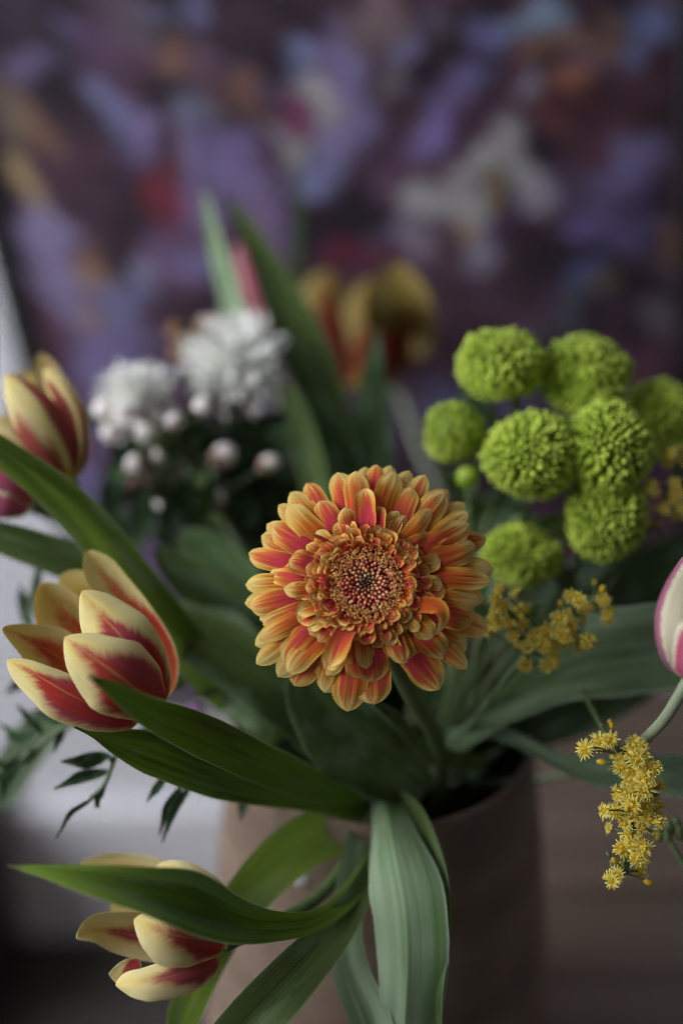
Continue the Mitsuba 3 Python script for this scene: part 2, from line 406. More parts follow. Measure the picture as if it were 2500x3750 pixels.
# the painting's patches of colour: across, down (metres from its top left corner), half sizes, turn, colour as seen
BLOBS = [
    (0.0278, 0.0244, 0.0167, 0.0167, -7, 25, 22, 34), (0.0478, 0.038, 0.0098, 0.0039, 33, 20, 24, 28), (0.061, 0.0346, 0.0154, 0.0039, 38, 75, 68, 108),
    (0.0863, 0.0439, 0.021, 0.0126, 13, 75, 56, 84), (0.1077, 0.0327, 0.0167, 0.0111, -7, 76, 68, 80), (0.1327, 0.0519, 0.0084, 0.007, -7, 98, 72, 60),
    (0.1274, 0.0289, 0.0083, 0.0055, -7, 75, 80, 108), (0.1359, 0.0342, 0.0062, 0.0049, -7, 18, 20, 26), (0.145, 0.0285, 0.0097, 0.0041, -7, 76, 80, 115),
    (0.1773, 0.046, 0.0223, 0.0181, -7, 40, 27, 38), (0.2217, 0.0469, 0.0067, 0.0064, -7, 14, 15, 20), (0.2091, 0.061, 0.0084, 0.0105, -7, 88, 98, 138),
    (0.2091, 0.0814, 0.0085, 0.0054, -7, 152, 152, 164), (0.217, 0.0954, 0.0057, 0.0107, -7, 158, 160, 178), (0.1893, 0.104, 0.0108, 0.004, 48, 132, 126, 146),
    (0.1994, 0.1173, 0.0094, 0.0052, -7, 140, 135, 152), (0.2026, 0.099, 0.0052, 0.0136, -25, 92, 40, 70), (0.2216, 0.1146, 0.0072, 0.0116, -7, 104, 102, 156),
    (0.2123, 0.1325, 0.011, 0.0103, -7, 90, 100, 148), (0.0753, 0.0825, 0.0075, 0.0108, -7, 88, 98, 142), (0.0886, 0.1, 0.0101, 0.0174, 3, 96, 88, 132),
    (0.1024, 0.087, 0.0086, 0.0063, -7, 85, 85, 126), (0.0413, 0.0537, 0.0091, 0.0071, -7, 80, 74, 112), (0.1191, 0.0733, 0.0128, 0.0085, -7, 20, 18, 26),
    (0.062, 0.0915, 0.0072, 0.0173, -22, 28, 20, 28), (0.1347, 0.0869, 0.0086, 0.01, -7, 86, 96, 122), (0.1456, 0.0843, 0.0043, 0.0057, -7, 92, 74, 62),
    (0.0277, 0.0808, 0.0086, 0.0144, -17, 96, 86, 74), (0.0412, 0.0957, 0.0058, 0.0131, -27, 114, 90, 70), (0.0181, 0.1204, 0.0103, 0.0162, -12, 140, 118, 84),
    (0.0473, 0.1253, 0.0162, 0.0251, -7, 42, 28, 42), (0.1061, 0.1421, 0.0119, 0.0178, 8, 88, 26, 36), (0.12, 0.1215, 0.0088, 0.0088, -7, 82, 48, 48),
    (0.1349, 0.1178, 0.0073, 0.019, -7, 106, 100, 160), (0.1576, 0.1178, 0.0102, 0.016, -7, 98, 90, 138), (0.1626, 0.1404, 0.0148, 0.0133, -7, 96, 88, 134),
    (0.174, 0.1129, 0.0087, 0.0087, -7, 62, 46, 72), (0.0187, 0.1604, 0.0151, 0.0181, -7, 106, 104, 154), (0.0267, 0.2031, 0.0116, 0.0232, -17, 106, 104, 158),
    (0.0479, 0.189, 0.007, 0.0101, -7, 124, 102, 80), (0.0367, 0.2197, 0.0056, 0.0125, 8, 120, 100, 84), (0.0783, 0.1646, 0.009, 0.0166, 18, 34, 24, 30),
    (0.1063, 0.1723, 0.0196, 0.0143, -7, 86, 68, 102), (0.09, 0.1955, 0.0116, 0.0092, -7, 104, 110, 154), (0.0621, 0.215, 0.0124, 0.0155, -7, 94, 100, 152),
    (0.1158, 0.1852, 0.0137, 0.0068, 3, 98, 98, 148), (0.1088, 0.1992, 0.0123, 0.0084, -7, 80, 60, 86), (0.1677, 0.0895, 0.0086, 0.0057, -52, 84, 64, 70),
    (0.1763, 0.0788, 0.0071, 0.0085, -7, 92, 66, 54), (0.081, 0.0688, 0.0057, 0.01, -37, 78, 74, 110), (0.1538, 0.0646, 0.0085, 0.0127, -7, 80, 62, 76),
    (0.1034, 0.1113, 0.0087, 0.0058, -37, 78, 68, 104), (0.0652, 0.1429, 0.0074, 0.0164, -7, 56, 38, 54), (0.0789, 0.1332, 0.0074, 0.0148, 3, 38, 26, 38),
    (0.1295, 0.1491, 0.0134, 0.0134, -7, 92, 80, 120), (0.1747, 0.1559, 0.0119, 0.0164, -7, 96, 86, 126), (0.1774, 0.1881, 0.0061, 0.0106, -27, 70, 30, 36),
    (0.1706, 0.1741, 0.0054, 0.0075, -27, 118, 84, 72), (0.2543, 0.0539, 0.0153, 0.0111, -7, 92, 82, 86), (0.2316, 0.0867, 0.01, 0.027, -7, 100, 98, 150),
    (0.3488, 0.0621, 0.0125, 0.0076, -7, 96, 116, 170), (0.3335, 0.0733, 0.0062, 0.0045, -7, 86, 90, 146), (0.3176, 0.0689, 0.007, 0.0056, -7, 76, 76, 118),
    (0.2929, 0.0585, 0.007, 0.0061, -7, 72, 72, 92), (0.2718, 0.0679, 0.0084, 0.007, -57, 94, 94, 132), (0.2611, 0.0799, 0.0085, 0.0062, -37, 92, 86, 96),
    (0.2846, 0.0764, 0.007, 0.0183, 18, 22, 17, 26), (0.3104, 0.0961, 0.0114, 0.0085, -7, 86, 86, 134), (0.2855, 0.1155, 0.0159, 0.0078, -47, 92, 86, 144),
    (0.3145, 0.1176, 0.0202, 0.0078, -32, 36, 22, 38), (0.363, 0.0768, 0.014, 0.0062, -17, 94, 70, 50), (0.3898, 0.0775, 0.0098, 0.0084, -7, 84, 66, 58),
    (0.3713, 0.1112, 0.02, 0.0106, -7, 64, 32, 28), (0.3758, 0.099, 0.0079, 0.0048, -7, 126, 84, 66), (0.3483, 0.1026, 0.0074, 0.0074, -7, 106, 106, 124),
    (0.4152, 0.0706, 0.0125, 0.0153, -7, 78, 94, 138), (0.4111, 0.0838, 0.0056, 0.0084, -7, 74, 90, 134), (0.4123, 0.1122, 0.0185, 0.0214, -7, 44, 24, 28),
    (0.3899, 0.1387, 0.0174, 0.0116, -27, 48, 22, 30), (0.3117, 0.1382, 0.0102, 0.0073, -22, 138, 152, 188), (0.3337, 0.1333, 0.0108, 0.0102, -7, 142, 152, 174),
    (0.2792, 0.1564, 0.0133, 0.0077, 13, 142, 152, 190), (0.3001, 0.1624, 0.011, 0.0095, -7, 152, 152, 168), (0.3419, 0.1521, 0.0097, 0.0073, 23, 152, 152, 168),
    (0.319, 0.1577, 0.0035, 0.0148, 1, 140, 116, 72), (0.3049, 0.1757, 0.009, 0.009, -7, 142, 142, 156), (0.3453, 0.1706, 0.011, 0.0083, -7, 126, 126, 154),
    (0.2957, 0.184, 0.0039, 0.0063, -7, 138, 108, 70), (0.3019, 0.1985, 0.0106, 0.01, -7, 110, 112, 138), (0.2957, 0.1452, 0.0032, 0.0026, -7, 70, 46, 40),
    (0.4065, 0.1515, 0.0161, 0.0096, -7, 80, 78, 118), (0.3949, 0.1737, 0.0163, 0.0119, -27, 78, 72, 114), (0.3788, 0.1946, 0.0105, 0.006, -7, 78, 76, 130),
    (0.4103, 0.2012, 0.015, 0.009, -27, 58, 55, 94), (0.2283, 0.1897, 0.0166, 0.0073, 1, 74, 18, 34), (0.3462, 0.2156, 0.0259, 0.0137, -7, 22, 18, 23),
    (0.4056, 0.2422, 0.02, 0.02, -7, 20, 10, 12), (0.3087, 0.2291, 0.0169, 0.0169, -7, 44, 30, 38), (0.375, 0.2295, 0.0107, 0.007, -37, 60, 74, 118),
    (0.3582, 0.2472, 0.0201, 0.0056, -37, 56, 66, 76), (0.3925, 0.2346, 0.0068, 0.0061, -7, 86, 86, 58), (0.4336, 0.2142, 0.0051, 0.0151, -7, 88, 66, 48),
    (0.4277, 0.2632, 0.0103, 0.0109, -7, 76, 74, 86), (0.369, 0.1848, 0.0134, 0.0075, -32, 48, 36, 62), (0.4331, 0.1713, 0.0074, 0.0133, -7, 50, 32, 44),
    (0.374, 0.1601, 0.0088, 0.0074, -7, 58, 42, 62), (0.2576, 0.1434, 0.0088, 0.0132, 13, 70, 50, 72), (0.2701, 0.1312, 0.0087, 0.0102, -37, 82, 62, 90),
    (0.3262, 0.1797, 0.0164, 0.006, -37, 56, 40, 64), (0.2685, 0.18, 0.009, 0.0135, -7, 96, 92, 110), (0.3264, 0.1271, 0.0058, 0.0058, -7, 60, 40, 60),
    (0.3001, 0.1053, 0.0072, 0.0129, 23, 66, 50, 84), (0.247, 0.1096, 0.0072, 0.0101, -7, 72, 56, 84), (0.2646, 0.2786, 0.0349, 0.0238, -7, 30, 16, 20),
    (0.2702, 0.3037, 0.0145, 0.0112, -7, 60, 70, 108), (0.0451, 0.2524, 0.0174, 0.019, -7, 94, 92, 140), (0.0475, 0.2855, 0.0178, 0.0242, -7, 92, 88, 128),
    (-0.004, 0.3308, 0.0166, 0.0265, -7, 98, 98, 146), (0.0238, 0.3847, 0.0119, 0.0221, -7, 104, 106, 156), (0.1028, 0.2755, 0.024, 0.032, -7, 60, 46, 66),
    (0.363, 0.2903, 0.0206, 0.0238, -7, 26, 16, 22), (0.3692, 0.3407, 0.0195, 0.0326, -7, 22, 18, 22), (0.0419, 0.4286, 0.0348, 0.0522, -7, 84, 70, 110),
    (0.2319, 0.3767, 0.0502, 0.0502, -7, 24, 20, 24), (0.0503, 0.5529, 0.0092, 0.0111, -7, 110, 60, 120), (0.0453, 0.5307, 0.0073, 0.0091, -7, 120, 110, 150),
    (0.0817, 0.5698, 0.0149, 0.0074, -7, 92, 92, 130),
]
def soft(r, g, b):                    # the paint is a little less violet than the daylight makes it look
    m = (r + g + b) / 3
    return r * 1.04 + 0.04 * m, g * 0.98 + 0.04 * m, b * 0.86 + 0.06 * m


BLOB_AT = [(a, b, 1 / c, 1 / d, math.cos(math.radians(e)), math.sin(math.radians(e)), tuple(min(x * 2.5, 0.62) for x in soft(*lin(f, g, h)))) for a, b, c, d, e, f, g, h in BLOBS]
PAINT_W, PAINT_H = 0.4404, 0.520


def painting_fn(p, n, uv):
    u, v = uv.x * PAINT_W, uv.y * PAINT_H
    sa, sb = u * 0.80 + v * 0.60, v * 0.80 - u * 0.60           # along and across the strokes
    wu = u + 0.022 * (fbm(u * 22, v * 22, 1.5, 3) - 0.5) + 0.020 * (noise(sa * 16, sb * 70, 2) - 0.5)
    wv = v + 0.022 * (fbm(u * 22, v * 22, 8.5, 3) - 0.5) + 0.020 * (noise(sa * 16, sb * 70, 7) - 0.5)
    g = fbm(sa * 16 + 3 * noise(u * 9, v * 9, 4), sb * 44, 5.0, 3)
    g2 = fbm(sb * 14, sa * 38 + 2 * noise(u * 11, v * 11, 6), 11.0, 3)
    ground = mix((0.010, 0.007, 0.011), (0.095, 0.040, 0.060), smoothstep(0.34, 0.68, g2))
    ground = mix(ground, (0.17, 0.14, 0.25), 0.7 * smoothstep(0.56, 0.76, g))
    tot = mi.Float(0.13)
    acc = mi.Color3f(ground) * tot
    for a, b, c, d, co, si, rgb in BLOB_AT:
        x, y = wu - a, wv - b
        q = dr.square((x * co + y * si) * c) + dr.square((y * co - x * si) * d)
        w = dr.exp(-0.90 * q * dr.sqrt(q + 0.4))
        acc += mi.Color3f(rgb) * w
        tot += w
    c = mix(mix(acc / tot, (0.13, 0.085, 0.135), 0.18), ground, 0.15)
    dab = 0.65 * fbm(sa * 22, sb * 110, 3.0, 2) + 0.35 * fbm(sb * 24, sa * 100, 13.0, 2)
    return mi.Color3f(c) * (0.36 + 1.08 * dab)


FN = {
    'gerbera_petal': thin(gerbera_fn, 0.42, 0.35),
    'tulip_petal': thin(tulip_pattern((0.80, 0.66, 0.22), (0.83, 0.74, 0.36), (0.52, 0.040, 0.038), (0.44, 0.060, 0.090), 0.43), 0.36, 0.5),
    'tulip_petal_pale': thin(tulip_pattern((0.82, 0.68, 0.24), (0.84, 0.76, 0.40), (0.52, 0.06, 0.05), (0.46, 0.08, 0.10), 0.17), 0.36, 0.5),
    'tulip_petal_inside': thin(tulip_pattern((0.80, 0.64, 0.20), (0.84, 0.74, 0.34), (0.66, 0.15, 0.05), (0.54, 0.05, 0.04), 0.30), 0.42, 0.6),
    'tulip_petal_shaded': thin(tulip_pattern((0.30, 0.22, 0.05), (0.36, 0.28, 0.10), (0.22, 0.035, 0.018), (0.15, 0.015, 0.022), 0.34), 0.42, 0.3),  # rear tulip: orange and yellow darkened, its shade put into the colour
    'tulip_petal_streaked': thin(tulip_streak_fn, 0.4, 0.4),
    'tulip_petal_mauve': thin(tulip_mauve_fn, 0.38, 0.4),
    'tulip_petal_pink': thin(tulip_pink_fn, 0.40, 0.4),
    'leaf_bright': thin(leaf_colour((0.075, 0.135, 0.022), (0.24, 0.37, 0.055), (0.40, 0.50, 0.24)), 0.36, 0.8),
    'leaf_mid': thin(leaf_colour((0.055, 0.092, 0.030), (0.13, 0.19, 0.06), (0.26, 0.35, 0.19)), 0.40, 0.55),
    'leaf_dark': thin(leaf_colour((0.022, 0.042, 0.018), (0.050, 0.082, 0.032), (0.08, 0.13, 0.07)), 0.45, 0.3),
    'leaf_pale': thin(leaf_colour((0.15, 0.27, 0.10), (0.38, 0.51, 0.32), (0.46, 0.55, 0.40), 6.0), 0.45, 0.5),
    'leaf_blue': thin(leaf_colour((0.09, 0.145, 0.080), (0.20, 0.28, 0.17), (0.26, 0.34, 0.24), 12.0), 0.45, 0.4),
    'twig_leaf': thin(leaf_colour((0.022, 0.048, 0.022), (0.045, 0.085, 0.036), (0.10, 0.15, 0.09), 10.0), 0.4, 0.35),
    'stem_green': solid(flat_colour((0.085, 0.13, 0.045), (0.17, 0.22, 0.09)), 0.45),
    'stem_pale': solid(flat_colour((0.26, 0.31, 0.20), (0.36, 0.40, 0.26)), 0.45),
    'button_floret': solid(ramp_colour((0.21, 0.33, 0.015), (0.48, 0.62, 0.075), 0.3, 0.95, 0.32), 0.5),
    'button_core': solid(flat_colour((0.13, 0.22, 0.012), (0.18, 0.28, 0.018)), 0.6),
    'goldenrod_ray': thin(ramp_colour((0.78, 0.60, 0.05), (0.88, 0.80, 0.22), 0.1, 0.8, 0.2), 0.5, 0.5),
    'goldenrod_core': solid(flat_colour((0.55, 0.34, 0.015), (0.74, 0.52, 0.03)), 0.6),
    'white_petal': thin(flat_colour((0.92, 0.93, 0.89), (0.97, 0.97, 0.95)), 0.45, 0.25),
    'berry': solid(ramp_colour((0.52, 0.30, 0.25), (0.88, 0.84, 0.80), 0.12, 0.58, 0.3), 0.55, 0.3),
    'disc_pink': solid(ramp_colour((0.60, 0.06, 0.06), (0.86, 0.55, 0.26), 0.55, 1.05, 0.3), 0.5),
    'disc_brown': solid(ramp_colour((0.58, 0.15, 0.05), (0.88, 0.58, 0.18), 0.25, 0.85, 0.4), 0.5),
    'disc_green': solid(flat_colour((0.42, 0.40, 0.22), (0.68, 0.62, 0.42)), 0.5),
    'vase_inside_shaded': {'type': 'twosided', 'bsdf': {'type': 'principled', 'base_color': {'type': 'rgb', 'value': [0.03, 0.026, 0.023]}, 'roughness': 0.7}},  # near black: the shadow inside the vase mouth is put into this colour
    'tan_petal': thin(flat_colour((0.34, 0.20, 0.10), (0.52, 0.30, 0.16)), 0.5, 0.4),
    'maroon_bud': solid(flat_colour((0.07, 0.018, 0.024), (0.20, 0.06, 0.06)), 0.5),
    'disc_bed': solid(flat_colour((0.30, 0.12, 0.04), (0.44, 0.09, 0.05)), 0.7),
    'violet_petal': thin(flat_colour((0.30, 0.14, 0.34), (0.48, 0.28, 0.52)), 0.5, 0.5),
    'dark_wood': solid(wood_fn, 0.45), 'floor_wood': solid(floor_fn, 0.5), 'wall_paint': solid(wall_fn, 0.8, 0.2),
    'vase_clay': solid(vase_fn, 0.55, 0.4), 'canvas': solid(painting_fn, 0.6, 0.3),
    'black_paint': {'type': 'twosided', 'bsdf': {'type': 'principled', 'base_color': {'type': 'rgb', 'value': [0.010, 0.010, 0.011]}, 'roughness': 0.5}},
    'soil': {'type': 'twosided', 'bsdf': {'type': 'principled', 'base_color': {'type': 'rgb', 'value': [0.012, 0.013, 0.010]}, 'roughness': 0.9}},
}
for _k, _b in FN.items():
    scene['mat_' + _k] = _b


def M(k):
    return 'mat_' + k


# ------------------------------------------------------------------ the setting: wall, floor, bench, painting
WALL_Y = 0.785
k = thing('wall', 'pale grey painted wall behind the painting and the bench', 'wall', kind='structure')
scene[k] = put(box([3.2, 0.08, 2.4], [0, WALL_Y + 0.04, 0.92]), M('wall_paint'))
k = thing('floor', 'dark wooden floor below the wall at lower left', 'floor', kind='structure')
FLOOR_Z = -0.285
scene[k] = put(box([3.2, 2.2, 0.02], [0, WALL_Y - 1.1, FLOOR_Z - 0.012]), M('floor_wood'))
for i in range(6):
    part(k, 'plank', box([1.6, 0.128, 0.012], [-0.75, WALL_Y - 0.075 - i * 0.130, FLOOR_Z + 0.004], 0.0015), M('floor_wood'))

k = thing('skirting_board', 'white skirting board along the foot of the wall at lower left', 'skirting board', kind='structure')
scene[k] = put(box([1.5, 0.016, 0.150], [-0.70, WALL_Y - 0.0085, FLOOR_Z + 0.087], 0.004), M('wall_paint'))

k = thing('bench', 'low dark brown wooden bench carrying the flower vase', 'bench')
BX0, BX1 = -0.078, 0.86
for i, (y0, y1) in enumerate([(0.30, 0.435), (0.4365, 0.552), (0.5535, 0.668), (0.6695, 0.780)]):
    part(k, 'plank', box([BX1 - BX0, y1 - y0, 0.026], [(BX0 + BX1) / 2, (y0 + y1) / 2, -0.013 - 0.0006 * (i % 2)], 0.0016), M('dark_wood'))
for x in (BX0 + 0.02, BX1 - 0.02):
    part(k, 'leg', box([0.03, 0.44, 0.255], [x, 0.545, -0.156], 0.002), M('dark_wood'))

k = thing('cabinet', 'black cabinet standing at the left edge of the picture by the wall', 'cabinet')
part(k, 'body', box([0.30, 0.14, 0.165], [-0.442, 0.712, -0.196], 0.004), M('black_paint'))
part(k, 'top', box([0.306, 0.146, 0.012], [-0.442, 0.711, -0.1072], 0.003), M('black_paint'))

k = thing('framed_painting', 'framed purple and lavender flower painting hung slightly crooked behind the bouquet', 'painting')
_th = math.radians(6.8)
E1, DN, NO = np.array([math.cos(_th), 0, math.sin(_th)]), np.array([math.sin(_th), 0, -math.cos(_th)]), np.array([0, -1.0, 0])
PO = np.array([-0.23748, 0.7600, 0.52521])
gu, gv = np.meshgrid(np.linspace(0, 1, 41), np.linspace(-0.06, 1, 51))
cv = PO + gu[..., None] * PAINT_W * E1 + gv[..., None] * PAINT_H * DN
cf = [(r * 41 + c, r * 41 + c + 41, r * 41 + c + 42, r * 41 + c + 1) for r in range(50) for c in range(40)]
cuv = np.stack([gu, gv], -1).reshape(-1, 2)
part(k, 'canvas', (cv.reshape(-1, 3), np.vstack([np.array(cf)[:, [0, 1, 2]], np.array(cf)[:, [0, 2, 3]]]), cuv), M('canvas'))


def bar(u0, u1, v0, v1):
    m = box([u1 - u0, 0.024, v1 - v0], [0, 0, 0], 0.0015)
    c = PO + (u0 + u1) / 2 * E1 + (v0 + v1) / 2 * DN + np.array([0, 0.008, 0])
    R = np.eye(4)
    R[:3, 0], R[:3, 1], R[:3, 2], R[:3, 3] = E1, [0, 1, 0], -DN, c
    m.apply_transform(R)
    return m


VT, VB, FB = -0.06 * PAINT_H, PAINT_H, 0.016
part(k, 'frame_bar', bar(-FB, -0.0002, VT - FB, VB + FB), M('black_paint'))
part(k, 'frame_bar', bar(PAINT_W + 0.0002, PAINT_W + FB, VT - FB, VB + FB), M('black_paint'))
part(k, 'frame_bar', bar(0, PAINT_W, VT - FB, VT - 0.0002), M('black_paint'))
part(k, 'frame_bar', bar(0, PAINT_W, VB + 0.0002, VB + FB), M('black_paint'))
part(k, 'backing', box([0.3, 0.004, 0.4], [0.0, 0.778, 0.24]), M('black_paint'))

RIM = P(1400, 2655, 0.503)
VC = np.array([RIM[0], RIM[1], 0.0])
k = thing('vase', 'round taupe brown ceramic vase holding the whole bouquet', 'vase')
h = RIM[2]
prof = [(0.0, 0.0005), (0.084, 0.0005), (0.0875, 0.004), (0.0878, 0.02), (0.0858, 0.06), (0.0805, 0.12), (0.0740, 0.18), (0.0690, h - 0.02), (0.0668, h - 0.003), (0.0660, h), (0.0650, h + 0.0004)]
part(k, 'body', lathe(prof, VC, 96), M('vase_clay'))
part(k, 'inner_wall', lathe([(0.0650, h + 0.0003), (0.0636, h - 0.0012), (0.0630, h - 0.004), (0.0640, h - 0.03), (0.067, 0.16), (0.0672, 0.10), (0.0, 0.098)], VC, 72), M('vase_inside_shaded'))  # same clay vase inside, coloured dark to stand for shadow

# ------------------------------------------------------------------ the gerbera in the middle
CK = 0.6378
GC = (755.0, 765.0)                # middle of its disc, in the units of the petal tables below (1 unit = 0.6378 photograph pixels)
GD = 0.391
PXM = CK * GD / FOCAL


def G(cx, cy, h):
    """A point of the gerbera: h metres above its face plane, which leans back a little."""
    up = (GC[1] - cy) * PXM
    return P(860 + CK * cx, 1650 + CK * cy, GD + 0.16 * up - h)


gk = thing('gerbera', 'large orange and yellow double gerbera with crimson inner petals in the centre', 'flower')


def gpetal(tx, ty, hw, rb, h0, hm, h1, cup=-0.17, roll=0.0, name='petal', label=None, bow=0.0, bsdf='gerbera_petal', mx=None, groove=0.035, inner=False):
    d = np.array([tx - GC[0], ty - GC[1]])
    R = np.linalg.norm(d)
    d = d / R
    nrm = np.array([-d[1], d[0]])
    b = np.array(GC) + d * rb
    if mx is None:
        mx = (b + np.array([tx, ty])) / 2 + nrm * bow
    pts = [G(b[0], b[1], h0), G(*((b + mx) / 2), h0 * 0.45 + hm * 0.6), G(mx[0], mx[1], hm), G(*((mx + np.array([tx, ty])) / 2), hm * 0.55 + h1 * 0.45 + 0.0006), G(tx, ty, h1)]
    w = np.array([0.58, 0.96, 1.16, 1.16, 0.82]) * hw * PXM
    w2 = w * (1 + 0.10 * rng.standard_normal())
    part(gk, name, blade(pts, w, w2, roll=roll, cup=cup, tip=0.19, kcode=(2000 + SEED[0] if inner else None), ns=18, nt=11 if hw > 33 else 7, groove=groove, ripple=0.09, uneven=0.07, notch=0.0011 * (hw / 60) if hw > 33 else 0.0004), M(bsdf), label)


BACK = [(895, 82, 52), (1000, 112, 55), (1090, 138, 55), (815, 78, 55), (1225, 225, 60), (1320, 300, 50), (1445, 500, 60), (1488, 680, 62), (1430, 860, 60), (1455, 1040, 62), (1335, 1255, 48),
        (1330, 1150, 66), (1175, 1378, 82), (800, 1465, 85), (645, 1502, 74), (510, 1394, 70), (335, 1355, 68), (245, 1302, 58), (120, 1228, 50), (112, 1120, 52), (140, 975, 46), (55, 880, 50),
        (58, 770, 54), (75, 590, 58), (150, 490, 62), (182, 420, 50), (248, 310, 50), (315, 238, 58), (410, 185, 55), (585, 122, 62), (748, 90, 60)]
MID = [(690, 115, 70), (918, 118, 70), (1012, 208, 72), (1205, 238, 74), (1340, 352, 50), (1348, 422, 64), (1383, 545, 70), (1308, 625, 64), (1468, 748, 62), (1405, 868, 64), (1380, 965, 84),
       (1200, 1195, 84), (1022, 1240, 56), (775, 1335, 104), (528, 1296, 54), (278, 1218, 88), (158, 1003, 54), (82, 905, 72), (200, 700, 60), (213, 428, 74), (300, 312, 72), (482, 288, 68), (132, 1085, 52), (455, 1160, 54), (300, 1275, 60), (690, 1310, 60)]
FRONT = [(742, 215, 58, .0022), (638, 368, 54, .003), (825, 315, 40, .004), (1128, 335, 50, .003), (940, 385, 34, .005), (985, 372, 36, .005), (308, 628, 56, .004), (278, 800, 44, .004), (355, 930, 46, .004),
         (410, 540, 34, .004), (522, 1265, 60, .007), (1195, 772, 46, .004), (1113, 812, 34, .005), (968, 1222, 52, .006), (430, 1030, 34, .005), (480, 1100, 36, .005), (905, 1125, 40, .006), (830, 1095, 36, .006), (735, 1080, 34, .006), (1055, 1040, 34, .006)]
for i, (x, y, w) in enumerate(BACK):
    gpetal(x, y, w * 1.10, 230, -0.0015, -0.0010, -0.0062 - 0.002 * rng.random(), bow=rng.normal(0, 8))
for i, (x, y, w) in enumerate(MID):
    gpetal(x, y, w, 225, 0.0008, 0.0018, -0.0022 - 0.002 * rng.random(), bow=rng.normal(0, 8), roll=rng.normal(0, 7))
for i, (x, y, w, hh) in enumerate(FRONT):
    gpetal(x, y, w, 215, 0.0024, 0.0038, hh * 0.7, bow=rng.normal(0, 6), roll=rng.normal(0, 10), cup=-0.2 if i % 2 else 0.3)
part(gk, 'petal', blade([G(550, 540, 0.0035), G(480, 497, 0.0085), G(423, 478, 0.0115)], [0.0010, 0.0008, 0.0002], cup=0.5, ns=10, nt=5), M('gerbera_petal'), 'narrow pale yellow petal standing up')
part(gk, 'petal', blade([G(1000, 900, 0.003), G(1090, 890, 0.0060), G(1165, 905, 0.0068), G(1190, 960, 0.0075), G(1150, 1060, 0.0060)],
                        np.array([30, 45, 52, 45, 10]) * PXM, roll=[0, 10, 20, 45, 60], cup=0.25, tip=0.1), M('gerbera_petal'), 'crimson petal folded over on itself')
part(gk, 'petal', blade([G(690, 985, 0.003), G(625, 1060, 0.0068), G(580, 1160, 0.0082), G(545, 1245, 0.0070)],
                        np.array([35, 58, 64, 26]) * PXM, roll=-12, cup=0.3, tip=0.25, groove=0.03), M('gerbera_petal'))
for n, R, hw, h0, hm, h1 in [(16, 450, 50, .0014, .0032, .0020)]:
    for i in range(n):
        a = 2 * math.pi * (i + rng.normal(0, 0.2)) / n
        q = R * (1 + rng.normal(0, 0.06))
        gpetal(GC[0] + q * math.cos(a), GC[1] + q * math.sin(a), hw * (1 + rng.normal(0, 0.1)), 215, h0, hm, h1 + rng.normal(0, 0.0006), cup=rng.choice([-0.3, -0.2, 0.22]), roll=rng.normal(0, 11), bow=rng.normal(0, 7))
# shorter rings towards the disc
for n, R, hw, h0, hm, h1 in [(27, 385, 44, .0018, .0032, .0026), (31, 352, 42, .0022, .0042, .0040), (35, 322, 37, .0028, .0052, .0052), (39, 292, 32, .0034, .0060, .0062), (40, 264, 27, .0040, .0066, .0072)]:
    off = rng.random()
    for i in range(n):
        a = 2 * math.pi * (i + off + rng.normal(0, 0.22)) / n
        q = R * (1 + rng.normal(0, 0.055))
        gpetal(GC[0] + q * math.cos(a), GC[1] + q * math.sin(a) * 0.97, hw * (1 + rng.normal(0, 0.15)), 205 if R < 300 else 196, h0, hm, h1 + rng.normal(0, 0.0007), cup=0.32 + rng.normal(0, 0.12), roll=rng.normal(0, 12), groove=0.02, inner=True)
part(gk, 'receptacle', ball(G(GC[0], GC[1], -0.0024), 215 * PXM, unit(EYE - G(*GC, 0)), 3, 0.42), M('disc_bed'))
N0 = unit(EYE - G(*GC, 0))
nf = 299
for i in range(nf):
    r = 212 * math.sqrt((i + 0.5) / nf)
    a = i * 2.39996 + rng.normal(0, 0.05)
    dome = 0.0066 - 0.0030 * math.exp(-(r / 42) ** 2) - 0.0010 * (r / 212) ** 2 + rng.normal(0, 0.00025)
    c = G(GC[0] + r * math.cos(a), GC[1] + r * math.sin(a), dome)
    out = unit(G(GC[0] + 10 * math.cos(a), GC[1] + 10 * math.sin(a), 0) - G(*GC, 0))
    if r < 62:
        m, ax, s, q = 'disc_green' if r < 34 or rng.random() < 0.4 else 'disc_pink', N0 - 0.4 * out, (7.0 if r < 34 else 9.0), 1.9
    elif r < 146:
        m, ax, s, q = 'disc_pink', N0 + out * (0.7 * r / 146), 9.4, 2.2
    else:
        m, ax, s, q = 'disc_brown', N0 + out * rng.normal(0.5, 0.5) + rng.normal(0, 0.3, 3), 11.0, 1.4
    part(gk, 'disc_floret', ball(c, s * PXM * (1 + rng.normal(0, 0.1)), ax, 1, q, i, 0.6 if r > 146 else 0.15), M(m))
curls = []
for i in range(620):                                     # the opened florets' tiny curled lips round the rim of the disc
    r, a = rng.uniform(138, 222), rng.uniform(0, 2 * math.pi)
    c = np.array([GC[0] + r * math.cos(a), GC[1] + r * math.sin(a)])
    b = rng.uniform(0, 2 * math.pi)
    q = c + rng.uniform(10, 18) * np.array([math.cos(b), math.sin(b)])
    hh = 0.0062 + rng.uniform(0, 0.0008)
    curls.append(blade([G(*c, hh), G(*((c + q) / 2), hh + 0.0007), G(*q, hh + 0.0002)], np.array([3.0, 4.2, 1.2]) * PXM, cup=0.6, roll=rng.uniform(-60, 60), ns=5, nt=3))
part(gk, 'opened_floret', join(curls), M('disc_brown'), kind='stuff')
part(gk, 'stem', tube([G(*GC, -0.010), P(1450, 2430, 0.412), P(1520, 2570, 0.425), P(1600, 2720, 0.450), P(1590, 2950, 0.48)], [0.0042, 0.0034, 0.0034, 0.0036, 0.0036], 14), M('stem_green'))


# ------------------------------------------------------------------ tulips
def cups(kw):
    return kw.get('cup', 0)


